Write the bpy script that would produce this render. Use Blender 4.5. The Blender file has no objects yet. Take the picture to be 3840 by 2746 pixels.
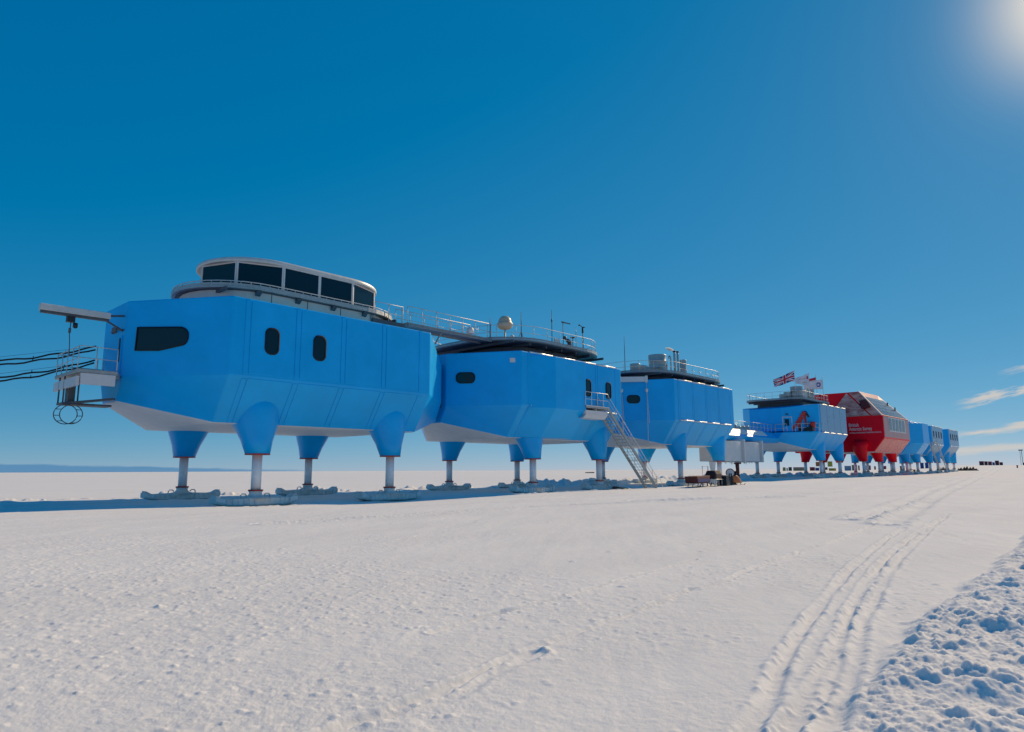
import bpy, bmesh, math, random
import numpy as np
from mathutils import Vector, Matrix

S = bpy.context.scene
COL = S.collection
R = math.radians
random.seed(7)

# ------------------------------------------------------------------ camera
CAM_H = 1.7
YAW, PITCH, ROLL = .8237, .1536, -.0046
_cy, _sy = math.cos(YAW), math.sin(YAW)
FW = Vector((_sy*math.cos(PITCH), _cy*math.cos(PITCH), math.sin(PITCH)))
RT = Vector((_cy, -_sy, 0)); UP = RT.cross(FW)
RT, UP = RT*math.cos(ROLL)+UP*math.sin(ROLL), UP*math.cos(ROLL)-RT*math.sin(ROLL)
cd = bpy.data.cameras.new('camera'); cam = bpy.data.objects.new('camera', cd); COL.objects.link(cam)
M = Matrix((RT, UP, -FW)).transposed().to_4x4(); M.translation = Vector((0, 0, CAM_H)); cam.matrix_world = M
cd.sensor_width = 36; cd.lens = 2523.88/3840*36; cd.clip_start = .1; cd.clip_end = 90000
S.camera = cam

# ------------------------------------------------------------------ light and sky
SUN_EL, SUN_AZ = 29.5, -.6          # azimuth measured from +X towards +Y
S.view_settings.view_transform = 'Standard'; S.view_settings.look = 'None'
S.view_settings.exposure = 0.0; S.view_settings.gamma = 1
sl = bpy.data.lights.new('sun', 'SUN'); sun = bpy.data.objects.new('sun', sl); COL.objects.link(sun)
sl.energy = 3.9; sl.angle = R(.5); sl.color = (1, .755, .46)
sd = Vector((math.cos(R(SUN_AZ))*math.cos(R(SUN_EL)), math.sin(R(SUN_AZ))*math.cos(R(SUN_EL)), math.sin(R(SUN_EL))))
sun.rotation_euler = (-sd).to_track_quat('-Z', 'Y').to_euler(); sun.location = (0, 0, 60)

W = bpy.data.worlds.new('World'); S.world = W; W.use_nodes = True
nt = W.node_tree; N = nt.nodes; L = nt.links; N.clear()
def wm(op, a, b=None, c=None, clamp=False):
    n = N.new('ShaderNodeMath'); n.operation = op; n.use_clamp = clamp
    for i, v in enumerate((a, b, c)):
        if v is None: continue
        if isinstance(v, (int, float)): n.inputs[i].default_value = v
        else: L.new(v, n.inputs[i])
    return n.outputs[0]
def wstep(x, lo, hi):
    n = N.new('ShaderNodeMapRange'); n.interpolation_type = 'SMOOTHSTEP'
    L.new(x, n.inputs['Value']); n.inputs['From Min'].default_value = lo; n.inputs['From Max'].default_value = hi
    return n.outputs['Result']
sky = N.new('ShaderNodeTexSky'); sky.sky_type = 'NISHITA'; sky.sun_disc = False
sky.sun_elevation = R(SUN_EL); sky.sun_rotation = R(90-SUN_AZ)
sky.altitude = 2000; sky.air_density = .7; sky.dust_density = .02; sky.ozone_density = 10.0
# the photograph's strong polarised blue: one response curve per channel on the sky's own light
sp = N.new('ShaderNodeSeparateColor'); L.new(sky.outputs[0], sp.inputs[0])
sg = wm('MULTIPLY', wm('POWER', sp.outputs[1], .55), 1.68)
sb = wm('MULTIPLY', wm('POWER', sp.outputs[2], .34), 2.75)
sr = wm('MAXIMUM', wm('MINIMUM', wm('SUBTRACT', wm('MULTIPLY', sp.outputs[0], .98), .38), wm('MULTIPLY', sg, 1.1)), 0.)
cmb = N.new('ShaderNodeCombineColor'); L.new(sr, cmb.inputs[0]); L.new(sg, cmb.inputs[1]); L.new(sb, cmb.inputs[2])
tc = N.new('ShaderNodeTexCoord'); sx = N.new('ShaderNodeSeparateXYZ'); L.new(tc.outputs['Generated'], sx.inputs[0])
# bright circumsolar haze of ice crystals round the sun, which stands just outside the frame
dn = N.new('ShaderNodeVectorMath'); dn.operation = 'DOT_PRODUCT'; L.new(tc.outputs['Generated'], dn.inputs[0]); dn.inputs[1].default_value = sd
th = wm('MULTIPLY', wm('ARCCOSINE', wm('MINIMUM', dn.outputs['Value'], 1.0)), 57.29578)
gl1 = wm('MULTIPLY', wm('EXPONENT', wm('MULTIPLY', wm('POWER', wm('DIVIDE', th, 4.0), 2.0), -1.0)), 9.0)
gl2 = wm('MULTIPLY', wm('EXPONENT', wm('DIVIDE', th, -7.5)), 1.2)
gsum = wm('ADD', gl1, gl2)
gcol = N.new('ShaderNodeMix'); gcol.data_type = 'RGBA'; gcol.blend_type = 'ADD'; gcol.inputs[0].default_value = 1
gv = N.new('ShaderNodeVectorMath'); gv.operation = 'SCALE'; gv.inputs[0].default_value = (1, .70, .30); L.new(gsum, gv.inputs['Scale'])
L.new(cmb.outputs[0], gcol.inputs[6]); L.new(gv.outputs[0], gcol.inputs[7])
az = wm('MULTIPLY', wm('ARCTAN2', sx.outputs[0], sx.outputs[1]), 57.29578)
el = wm('MULTIPLY', wm('ARCSINE', sx.outputs[2]), 57.29578)
def cnoise(ku, kv, skew, scale, det, rough=.6):
    cb = N.new('ShaderNodeCombineXYZ')
    L.new(wm('MULTIPLY', az, ku), cb.inputs[0])
    L.new(wm('MULTIPLY', wm('ADD', el, wm('MULTIPLY', az, skew)), kv), cb.inputs[1])
    nz = N.new('ShaderNodeTexNoise'); nz.inputs['Scale'].default_value = scale
    nz.inputs['Detail'].default_value = det; nz.inputs['Roughness'].default_value = rough
    L.new(cb.outputs[0], nz.inputs['Vector']); return nz.outputs['Fac']
n1 = cnoise(.42, 2.6, -.2, 1.0, 8, .66)
n2 = cnoise(.30, 2.4, -.1, 1.0, 7, .62)
def bank(center0, slope, az0, halfw, amp, a_lo, a_hi, ns, e0=.15, e1=.75):
    """a long thin cloud: elevation of its middle runs with azimuth; noise frays it"""
    mid = wm('ADD', wm('MULTIPLY', wm('SUBTRACT', az, az0), slope), center0)
    d = wm('DIVIDE', wm('ABSOLUTE', wm('SUBTRACT', el, mid)), halfw)
    v = wm('ADD', wm('SUBTRACT', 1.0, d), wm('MULTIPLY', wm('SUBTRACT', ns, .5), amp))
    return wm('MULTIPLY', wstep(v, e0, e1), wm('MULTIPLY', wstep(az, a_lo, a_lo+2.2), wm('SUBTRACT', 1.0, wstep(az, a_hi, a_hi+14))))
c1 = bank(4.72, .2, 82.0, .50, 4.2, 80.2, 104, n1, .2, 1.1)
c2 = bank(2.5, .13, 82.0, .34, 3.0, 79.8, 110, n2, .1, .9)
c3 = bank(1.28, .05, 82.0, .48, 2.4, 76.5, 112, n2, .0, 1.1)
c4 = bank(6.6, .25, 84.0, .55, 3.4, 82.8, 100, n1, .5, 1.2)
cl = wm('MAXIMUM', wm('MAXIMUM', wm('MULTIPLY', c1, .85), wm('MULTIPLY', c4, .5)), wm('MAXIMUM', wm('MULTIPLY', c2, .85), wm('MULTIPLY', c3, .7)))
mc = N.new('ShaderNodeMix'); mc.data_type = 'RGBA'
L.new(cl, mc.inputs[0]); L.new(gcol.outputs[2], mc.inputs[6]); mc.inputs[7].default_value = (6.6, 6.0, 5.4, 1)
# distant blue cloud bank low over the horizon on the left
top = wm('ADD', wm('MULTIPLY', wm('SUBTRACT', az, 10.0), -.026), wm('ADD', .62, wm('MULTIPLY', wm('SUBTRACT', n2, .5), .35)))
bk = wm('MULTIPLY', wm('SUBTRACT', 1.0, wstep(wm('SUBTRACT', el, top), -.10, .04)), wm('SUBTRACT', 1.0, wstep(az, 22, 38)))
mb = N.new('ShaderNodeMix'); mb.data_type = 'RGBA'
L.new(wm('MULTIPLY', bk, .72), mb.inputs[0]); L.new(mc.outputs[2], mb.inputs[6]); mb.inputs[7].default_value = (.55, 2.1, 4.3, 1)
bg = N.new('ShaderNodeBackground'); bg.inputs['Strength'].default_value = .1
L.new(mb.outputs[2], bg.inputs['Color'])
wo = N.new('ShaderNodeOutputWorld'); L.new(bg.outputs[0], wo.inputs[0])

# ------------------------------------------------------------------ materials
MATS = {}
def mat(name, col, rough=.5, metal=0., var=.0, vscale=3., bump=0., bscale=30., spec=.5, coat=0., col2=None, stretch=None):
    m = bpy.data.materials.new(name); m.use_nodes = True; t = m.node_tree
    b = t.nodes['Principled BSDF']
    b.inputs['Base Color'].default_value = (*col, 1); b.inputs['Roughness'].default_value = rough
    b.inputs['Metallic'].default_value = metal; b.inputs['Specular IOR Level'].default_value = spec
    b.inputs['Coat Weight'].default_value = coat; b.inputs['Coat Roughness'].default_value = .12
    if var or bump:
        tc = t.nodes.new('ShaderNodeTexCoord'); vec = tc.outputs['Object']
        if stretch:
            mp = t.nodes.new('ShaderNodeMapping'); mp.inputs['Scale'].default_value = stretch
            t.links.new(vec, mp.inputs[0]); vec = mp.outputs[0]
    if var:
        n = t.nodes.new('ShaderNodeTexNoise'); n.inputs['Scale'].default_value = vscale; n.inputs['Detail'].default_value = 6
        n.inputs['Roughness'].default_value = .65
        t.links.new(vec, n.inputs['Vector'])
        cr = t.nodes.new('ShaderNodeValToRGB'); cr.color_ramp.elements[0].position = .32; cr.color_ramp.elements[1].position = .7
        c2 = col2 or [c*(1+var) for c in col]
        cr.color_ramp.elements[0].color = (*[c*(1-var) for c in col], 1) if not col2 else (*col, 1)
        cr.color_ramp.elements[1].color = (*c2, 1)
        t.links.new(n.outputs['Fac'], cr.inputs[0]); t.links.new(cr.outputs[0], b.inputs['Base Color'])
        mr = t.nodes.new('ShaderNodeMapRange'); mr.inputs['To Min'].default_value = max(.03, rough-.1); mr.inputs['To Max'].default_value = rough+.1
        t.links.new(n.outputs['Fac'], mr.inputs[0]); t.links.new(mr.outputs[0], b.inputs['Roughness'])
    if bump:
        n = t.nodes.new('ShaderNodeTexNoise'); n.inputs['Scale'].default_value = bscale; n.inputs['Detail'].default_value = 4
        t.links.new(vec, n.inputs['Vector'])
        bp = t.nodes.new('ShaderNodeBump'); bp.inputs['Strength'].default_value = bump; bp.inputs['Distance'].default_value = .05
        t.links.new(n.outputs['Fac'], bp.inputs['Height']); t.links.new(bp.outputs[0], b.inputs['Normal'])
    MATS[name] = m
    return m
BLUE = mat('blue_paint', (.0, .43, .92), .34, var=.07, vscale=.5, bump=.10, bscale=.55, spec=.26)
RED = mat('red_paint', (.95, .0, .015), .36, var=.06, vscale=.7, bump=.08, bscale=.9, spec=.18)
SOFFIT = mat('pale_soffit', (.86, .83, .80), .6, var=.06, vscale=1.2)
STRUT = mat('white_painted_steel', (.86, .86, .86), .4, var=.06, vscale=4)
CREAM = mat('cream_panel', (.66, .60, .52), .5, var=.06, vscale=1.5)
TRIM = mat('red_trim', (.42, .03, .02), .5, var=.1, vscale=6)
DECKM = mat('deck_steel', (.26, .30, .32), .55, .3, var=.15, vscale=4)
DBLUE = mat('dark_blue_bellows', (.004, .03, .10), .7)
GALV = mat('galvanised_steel', (.42, .42, .40), .5, .55, var=.18, vscale=6)
PALE = mat('pale_metal', (.62, .61, .58), .45, .2, var=.1, vscale=3)
DARK = mat('dark_steel', (.085, .10, .115), .55, .2, var=.2, vscale=4)
GLASS = mat('tinted_glass', (.004, .014, .024), .07, spec=.45)
RUBBER = mat('black_rubber', (.004, .010, .018), .5, spec=.3)
FRAME = mat('off_white_frame', (.70, .67, .66), .4, var=.05, vscale=4)
SKI = mat('ski_paint', (.68, .69, .66), .6, var=.18, vscale=3)
LEDGE = mat('aluminium_trim', (.72, .73, .75), .36, .5, var=.05)
SHEET = mat('white_roof_sheet', (.80, .80, .78), .5, 0, spec=.35)
CLADSIDE = mat('blue_cladding_sky_sheen', (.17, .34, .52), .30, .2, var=.10, vscale=.8)  # paler blue: the sky's grazing reflection is put into the colour
REDSIDE = mat('pale_red_cladding', (.55, .27, .25), .4, .05, var=.10, vscale=.8)  # paler, pinker red than the hull
REDSHEEN = mat('red_cladding_painted_sheen', (.34, .05, .05), .5, var=.4, vscale=1.1, bump=.9, bscale=1.8, col2=(.80, .50, .44), stretch=(1, .7, 1.8))  # pale streaks paint in the snow and sky light this red cladding reflects
TANK = mat('tank_steel', (.36, .42, .43), .45, .3, var=.15, vscale=1.5, bump=.04, bscale=3)
BLACK = mat('black_plastic', (.015, .016, .018), .5, var=.2)
CRANE = mat('crane_red', (.55, .03, .02), .45, var=.1)
OFFWHITE = mat('off_white_box', (.66, .66, .66), .5, var=.08, vscale=1.2)
BROWN = mat('rust_brown', (.11, .025, .022), .7, var=.3, vscale=4)
DOMEM = mat('dome_plastic', (.52, .44, .33), .45, var=.06)
SKYGLASS = mat('roof_glazing', (.11, .15, .19), .22, .3, var=.12, vscale=.7)

# ------------------------------------------------------------------ mesh helpers
class MB:
    def __init__(s): s.v = []; s.f = []; s.m = []; s.sm = []
    def add(s, vs, fs, mi=0, smooth=False):
        o = len(s.v); s.v += [tuple(p) for p in vs]
        for f in fs: s.f.append([o+i for i in f]); s.m.append(mi); s.sm.append(smooth)
    def box(s, a, b, mi=0, rz=0., piv=None):
        x0, y0, z0 = a; x1, y1, z1 = b
        vs = [(x0,y0,z0),(x1,y0,z0),(x1,y1,z0),(x0,y1,z0),(x0,y0,z1),(x1,y0,z1),(x1,y1,z1),(x0,y1,z1)]
        if rz:
            px, py = piv or ((x0+x1)/2, (y0+y1)/2); c, n = math.cos(rz), math.sin(rz)
            vs = [(px+(x-px)*c-(y-py)*n, py+(x-px)*n+(y-py)*c, z) for x, y, z in vs]
        s.add(vs, [(0,3,2,1),(4,5,6,7),(0,1,5,4),(1,2,6,5),(2,3,7,6),(3,0,4,7)], mi); return s
    def hexa(s, vs, mi=0):
        s.add(vs, [(0,3,2,1),(4,5,6,7),(0,1,5,4),(1,2,6,5),(2,3,7,6),(3,0,4,7)], mi); return s
    def loft(s, rings, mi=0, smooth=False, caps=True, fmi=None):
        n = len(rings[0]); vs = [p for r in rings for p in r]; o = len(s.v)
        s.v += [tuple(p) for p in vs]
        for k in range(len(rings)-1):
            for i in range(n):
                j = (i+1) % n
                s.f.append([o+k*n+i, o+k*n+j, o+(k+1)*n+j, o+(k+1)*n+i]); s.m.append(fmi(k, i) if fmi else mi); s.sm.append(smooth)
        if caps:
            s.f.append([o+i for i in range(n)][::-1]); s.m.append(mi); s.sm.append(False)
            s.f.append([o+(len(rings)-1)*n+i for i in range(n)]); s.m.append(mi); s.sm.append(False)
        return s
    def lathe(s, prof, c=(0, 0, 0), n=20, mi=0, smooth=True):
        rings = [[(c[0]+r*math.cos(2*math.pi*i/n), c[1]+r*math.sin(2*math.pi*i/n), c[2]+z) for i in range(n)] for r, z in prof]
        return s.loft(rings, mi, smooth)
    def tube(s, path, r, n=6, mi=0):
        P = [Vector(p) for p in path]; rings = []
        for i, p in enumerate(P):
            d = (P[min(i+1, len(P)-1)]-P[max(i-1, 0)])
            if d.length < 1e-9: d = Vector((0, 0, 1))
            d.normalize(); a = d.cross(Vector((0, 0, 1)) if abs(d.z) < .9 else Vector((1, 0, 0))).normalized(); b = d.cross(a)
            rr = r[i] if isinstance(r, (list, tuple)) else r
            rings.append([p+a*rr*math.cos(2*math.pi*k/n)+b*rr*math.sin(2*math.pi*k/n) for k in range(n)])
        return s.loft(rings, mi, True)
    def bar(s, p0, p1, w, h, mi=0):
        p0, p1 = Vector(p0), Vector(p1); d = (p1-p0).normalized()
        a = d.cross(Vector((0, 0, 1)) if abs(d.z) < .95 else Vector((1, 0, 0))).normalized(); b = a.cross(d)
        q = lambda p, i, j: p+a*w*i/2+b*h*j/2
        return s.hexa([q(p0,-1,-1),q(p0,1,-1),q(p0,1,1),q(p0,-1,1),q(p1,-1,-1),q(p1,1,-1),q(p1,1,1),q(p1,-1,1)], mi)
    def prism(s, out, z0, z1, mi=0, side=None):
        n = len(out)
        s.add([(x, y, z0) for x, y in out]+[(x, y, z1) for x, y in out],
              [tuple(range(n))[::-1], tuple(range(n, 2*n))]+[(i, (i+1) % n, n+(i+1) % n, n+i) for i in range(n)], mi); return s
    def plate(s, out2, o, ax, ay, t, mi=0):
        """flat outline out2 in the frame (o, ax, ay), thickness t along ax x ay"""
        o, ax, ay = Vector(o), Vector(ax).normalized(), Vector(ay).normalized(); nn = ax.cross(ay).normalized(); n = len(out2)
        a = [o+ax*x+ay*y for x, y in out2]; b = [p+nn*t for p in a]
        s.add(a+b, [tuple(range(n))[::-1], tuple(range(n, 2*n))]+[(i, (i+1) % n, n+(i+1) % n, n+i) for i in range(n)], mi); return s
    def build(s, name, mats, parent=None, bevel=0., loc=None, seg=2):
        me = bpy.data.meshes.new(name); me.from_pydata(s.v, [], s.f)
        for m in (mats if isinstance(mats, (list, tuple)) else [mats]): me.materials.append(m)
        me.polygons.foreach_set('material_index', s.m); me.polygons.foreach_set('use_smooth', s.sm)
        bm = bmesh.new(); bm.from_mesh(me); bmesh.ops.recalc_face_normals(bm, faces=bm.faces); bm.to_mesh(me); bm.free()
        me.update()
        o = bpy.data.objects.new(name, me); COL.objects.link(o)
        if parent: o.parent = parent
        if loc: o.location = loc
        if bevel:
            b = o.modifiers.new('b', 'BEVEL'); b.width = bevel; b.segments = seg; b.limit_method = 'ANGLE'; b.angle_limit = R(25); b.harden_normals = False
        return o
def tag(o, label=None, cat=None, group=None, kind=None):
    if label: o['label'] = label
    if cat: o['category'] = cat
    if group: o['group'] = group
    if kind: o['kind'] = kind
    return o
def empty(name, loc, label, cat, group=None, rz=0.):
    o = bpy.data.objects.new(name, None); COL.objects.link(o); o.location = loc; o.rotation_euler.z = rz; o.empty_display_size = .5
    return tag(o, label, cat, group)
def stadium(Lh, Wh, Rr, n=8):
    Rr = min(Rr, Lh, Wh); out = []
    for sx_, sy_, a0 in ((1, 1, 0), (-1, 1, 90), (-1, -1, 180), (1, -1, 270)):
        for k in range(n+1):
            t = R(a0+90*k/n); out.append((sx_*(Lh-Rr)+Rr*math.cos(t), sy_*(Wh-Rr)+Rr*math.sin(t)))
    res = [out[0]]
    for p in out[1:]:
        if abs(p[0]-res[-1][0])+abs(p[1]-res[-1][1]) > 1e-4: res.append(p)
    if abs(res[0][0]-res[-1][0])+abs(res[0][1]-res[-1][1]) < 1e-4: res.pop()
    return res
def oval(w, h, n=8):
    return stadium(w/2, h/2, min(w, h)/2, n)
def resample(path, step, closed=False):
    P = [Vector(p) for p in path]
    if closed: P.append(P[0])
    out = []; acc = 0.
    for a, b in zip(P[:-1], P[1:]):
        ln = (b-a).length
        while acc <= ln and ln > 0:
            out.append(a+(b-a)*(acc/ln)); acc += step
        acc -= ln
    return out
def rail(mb, path, h=1.1, step=1.5, closed=False, r=.028, mid=(.55,), mi=0, toe=0.):
    P = [Vector(p) for p in path]
    full = P+[P[0]] if closed else P
    for hh in (h,)+tuple(mid): mb.tube([p+Vector((0, 0, hh)) for p in full], r if hh == h else r*.8, 6, mi)
    posts = resample(path, step, closed)
    if not closed: posts.append(P[-1])
    for p in posts: mb.tube([p, p+Vector((0, 0, h))], r, 6, mi)

# ------------------------------------------------------------------ snow terrain
rng = np.random.default_rng(11)
TAB = rng.random((512, 512)).astype(np.float32)
def vnoise(x, y):
    xi = np.floor(x).astype(np.int64); yi = np.floor(y).astype(np.int64); fx = x-xi; fy = y-yi
    fx = fx*fx*fx*(fx*(fx*6-15)+10); fy = fy*fy*fy*(fy*(fy*6-15)+10)
    a = TAB[xi & 511, yi & 511]; b = TAB[(xi+1) & 511, yi & 511]; c = TAB[xi & 511, (yi+1) & 511]; d = TAB[(xi+1) & 511, (yi+1) & 511]
    return (a*(1-fx)+b*fx)*(1-fy)+(c*(1-fx)+d*fx)*fy-.5
def fbm(x, y, sc, oct=4, g=.5, seed=0):
    r = 0; a = 1.; x = x*sc+seed*17.3; y = y*sc+seed*31.7
    for _ in range(oct):
        r = r+a*vnoise(x, y); x, y = (x*.8-y*.6)*2.03+5.1, (x*.6+y*.8)*2.03+9.7; a *= g
    return r
def sst(x, a, b):
    t = np.clip((x-a)/(b-a), 0, 1); return t*t*(3-2*t)
def cell(x, y, sc, seed=0):
    """distance to the nearest jittered point and that cell's random value"""
    x = x*sc+seed*7.1; y = y*sc+seed*3.3; xi = np.floor(x).astype(np.int64); yi = np.floor(y).astype(np.int64)
    best = np.full(x.shape, 9.); val = np.zeros(x.shape)
    for i in (-1, 0, 1):
        for j in (-1, 0, 1):
            jx = TAB[(xi+i) & 511, (yi+j) & 511]; jy = TAB[(xi+i+101) & 511, (yi+j+57) & 511]; rv = TAB[(xi+i+211) & 511, (yi+j+301) & 511]
            d = np.hypot(xi+i+jx-x, yi+j+jy-y); k = d < best; best = np.where(k, d, best); val = np.where(k, rv, val)
    return best, val
def polydist(x, y, pts):
    """distance to an open polyline, signed (left of its direction is +), and the arc length"""
    bd = np.full(x.shape, 1e9); sg = np.zeros(x.shape); al = np.zeros(x.shape); s0 = 0.
    for (ax, ay), (bx, by) in zip(pts[:-1], pts[1:]):
        dx, dy = bx-ax, by-ay; ln = math.hypot(dx, dy); t = np.clip(((x-ax)*dx+(y-ay)*dy)/(ln*ln), 0, 1)
        d = np.hypot(x-ax-t*dx, y-ay-t*dy); k = d < bd
        sd_ = np.sign(dx*(y-ay)-dy*(x-ax)); bd = np.where(k, d, bd); sg = np.where(k, sd_, sg); al = np.where(k, s0+t*ln, al); s0 += ln
    return bd, sg, al
TRACKS = [([(29.4, 5.5), (20.69, 4.58), (16.16, 4.03), (13.86, 3.68), (11.52, 3.26), (10.54, 3.08), (8.75, 2.72), (7.12, 2.35), (5.94, 2.09), (5.14, 1.96), (4.56, 1.88)], 0.07, 0.036, 0.045), ([(30.37, 5.58), (22.89, 4.7), (15.75, 3.75), (12.45, 3.26), (10.56, 2.89), (8.61, 2.53), (7.13, 2.18), (6.23, 2.0), (5.45, 1.83), (4.76, 1.66)], 0.08, 0.03, 0.035), ([(22.44, 5.25), (18.58, 4.8), (14.5, 4.17), (12.19, 3.78), (9.67, 3.27), (7.98, 2.92), (6.88, 2.69), (6.15, 2.51), (5.1, 2.22), (4.39, 2.06)], 0.07, 0.032, 0.04), ([(24.28, 6.39), (19.62, 5.87), (16.69, 5.53), (14.92, 5.47), (13.5, 5.33), (12.05, 5.22), (10.25, 4.91), (9.3, 4.85), (9.05, 4.91), (7.9, 4.76), (6.61, 4.63), (5.33, 4.53), (4.65, 4.42), (4.25, 4.34), (3.68, 4.2), (3.13, 4.12), (2.81, 4.14), (2.46, 4.07)], 0.06, 0.034, 0.018), ([(12.1, 6.43), (8.69, 6.07), (7.57, 5.91), (6.56, 5.88), (5.41, 5.8), (4.91, 5.72)], 0.05, 0.038, 0.015), ([(3.13, 4.02), (3.59, 4.02), (4.31, 4.21), (5.05, 4.39)], 0.08, 0.02, 0.02), ([(34.66, 8.2), (27.77, 7.53), (26.2, 7.66)], 0.16, 0.05, 0.03), ([(322.07, 42.17), (118.66, 18.68), (64.74, 12.84), (42.29, 9.45), (30.86, 8.09), (25.0, 7.4)], 0.35, 0.09, 0.03), ([(321.6, 40.0), (119.22, 17.47), (61.51, 11.14), (41.06, 8.44), (29.65, 6.85), (23.63, 6.0)], 0.35, 0.09, 0.03), ([(180.52, 24.43), (86.8, 17.16), (54.33, 15.93), (37.82, 18.42), (32.12, 20.29)], 0.5, 0.09, 0.05), ([(43.63, 15.92), (32.98, 19.15), (24.45, 21.31), (16.31, 20.96), (11.08, 21.24)], 0.35, 0.05, 0.04)]
BERM = [(27.45, 2.19), (19.91, 2.22), (15.23, 2.13), (11.53, 2.02), (9.24, 1.94), (7.2, 1.81), (5.63, 1.73), (4.96, 1.62), (4.24, 1.47)]
LEGS = []                                            # filled below: ground positions of all feet
def base_z(x, y):
    d = np.hypot(x, y); a = np.degrees(np.arctan2(x, y))
    z = .4*sst(x, 60, 125)*np.ones_like(d)
    right = sst(a, 72, 81)*(1-sst(a, 95, 130)); left = 1-sst(a, 26, 60)
    z = z+right*.0078*(np.clip(d, 140, 560)-140)-left*.0011*(np.clip(d, 100, 4000)-100)
    z = z-.24*np.exp(-((x-25)/9)**2-((y-32.5)/3.2)**2)+.07*np.exp(-((x-7)/6)**2-((y-35)/2.5)**2)
    z = z+.05*fbm(x, y, .09, 3, .5, 1)*sst(d, 4, 12)+.35*fbm(x, y, .008, 3, .5, 2)*sst(d, 90, 240)
    return z
def gz(x, y): return float(base_z(np.array([float(x)]), np.array([float(y)]))[0])
def height(x, y, d):
    z = base_z(x, y)
    near = 1-sst(d, 45, 120)
    # wind-worked crust: soft sastrugi running along the wind, then crumbs
    u = x*.83+y*.55; v = -x*.55+y*.83
    z += .016*fbm(u*.30, v*1.3, 1.0, 4, .50, 3)*near*sst(d, 3, 6)
    st = fbm(u*.55, v*2.6, 1.2, 4, .6, 4); z += .016*np.clip(st-.12, 0, 1)*near*sst(fbm(x, y, .11, 2, .5, 5), -.1, .25)
    rough = sst(fbm(x, y, .20, 3, .55, 6)+.22*sst(-x*.5+y*.9, 0, 10)-.12, -.18, .28)
    c, cv = cell(x, y, 7.5, 1); z += (.006+.012*cv)*np.clip(1-c*2.6, 0, 1)*(cv > .84)*rough*(1-sst(d, 18, 45))
    z += .0048*fbm(x, y, 9.0, 4, .74, 7)*(.2+1.3*rough)*(1-sst(d, 14, 40))
    c, cv = cell(x, y, 1.9, 2); z += .025*np.clip(1-c*6.0, 0, 1)*(cv > .97)*near
    # vehicle tracks
    for pts, w, dep, lump in TRACKS:
        P = np.array(pts); m = (x > P[:, 0].min()-3) & (x < P[:, 0].max()+3) & (y > P[:, 1].min()-3) & (y < P[:, 1].max()+3)
        if not m.any(): continue
        xx, yy = x[m], y[m]; bd, sg, al = polydist(xx, yy, pts)
        bd = np.abs(bd+.045*fbm(xx, yy, 1.3, 2, .5, 8))
        fade = .55+.45*sst(fbm(al, al*0, .5, 2, .5, 9), -.25, .2)
        prof = -1.15*dep*np.exp(-(bd/w)**4)+.55*dep*np.exp(-((bd-1.6*w)/(.5*w))**2)*(.4+1.2*np.clip(fbm(xx, yy, 4.5, 3, .6, 33)+.35, 0, 1))
        ck, cvv = cell(xx, yy, 9.0, 3)
        lumps = .60*lump*np.clip(1-ck*2.0, 0, 1)*(cvv > .62)*np.exp(-((bd-1.2*w)/(.8*w))**2)
        tread = .12*dep*fbm(al*3.0, bd*6, 1.6, 3, .6, 31)*np.exp(-(bd/(1.3*w))**2)*1.6
        z[m] += (prof+lumps+tread)*fade
    # ploughed berm of broken snow on the right
    P = np.array(BERM); m = (d < 40) & (x > P[:, 0].min()-1) & (y < P[:, 1].max()+2)
    xx, yy = x[m], y[m]; bd, sg, al = polydist(xx, yy, BERM)
    s_ = bd*sg+.10+.26*fbm(xx, yy, .9, 3, .55, 10)        # positive on the right-hand side of the edge
    rid = sst(s_, -.04, .30)*(1-.55*sst(s_, 1.0, 1.7)*(1-.9*sst(s_, 2.2, 2.9)))
    wx_ = .16*fbm(xx, yy, 2.2, 4, .6, 21); wy_ = .16*fbm(xx, yy, 2.2, 4, .6, 23)
    c1_, v1_ = cell(xx+wx_, yy+wy_, 1.15, 4); c2_, v2_ = cell(xx+wx_*.6, yy-wy_*.6, 3.1, 5); c3_, v3_ = cell(xx, yy, 9., 6); c4_, v4_ = cell(xx, yy, 20., 24)
    big = .13*(v1_ > .55)*v1_*sst(.55-c1_, 0, .35)*(1+1.2*fbm(xx, yy, 4.5, 4, .65, 25)); mid_ = .075*(v2_ > .5)*v2_*sst(.50-c2_, 0, .30)*(1+1.0*fbm(xx, yy, 10., 3, .6, 28))
    crumb = (.026*np.clip(.62-c3_, 0, 1)*(.2+v3_)+.014*np.clip(.62-c4_, 0, 1)*(.2+v4_))*sst(fbm(xx, yy, 1.1, 3, .6, 26), -.45, .1)*2.3
    hollow = -.16*np.clip(fbm(xx, yy, .75, 3, .5, 27)-.02, 0, 1)*sst(s_, .8, 1.6)
    z[m] += .68*rid*(.12+.75*big+.75*mid_+1.25*crumb+.07*fbm(xx, yy, 1.3, 4, .55, 11)+.030*fbm(xx, yy, 8.0, 5, .72, 22)+hollow*1.6)
    # scour and rims around the feet, and the lumpy bank behind the stairs
    for (fx, fy) in LEGS:
        m = (abs(x-fx) < 5) & (abs(y-fy) < 5)
        if not m.any(): continue
        xx, yy = x[m], y[m]; q = np.hypot((xx-fx)/3.0, (yy-fy)/1.35)
        z[m] += -.16*np.exp(-(q/.95)**2)+(.015+.08*np.clip(fbm(xx, yy, 1.6, 4, .6, 12), -.15, 1))*np.exp(-((q-1.25)/.22)**2)
    m = (x > 38) & (x < 150) & (y > 44) & (y < 62)
    xx, yy = x[m], y[m]; ctr = 47.3+.6*fbm(xx, yy*0, .12, 2, .5, 13)
    z[m] += sst(xx, 46, 54)*(.50+.55*fbm(xx, yy, .8, 4, .62, 14))*np.exp(-((yy-ctr)/.85)**2)
    m = (x > -5) & (x < 125) & (y > 45) & (y < 57)
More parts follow.
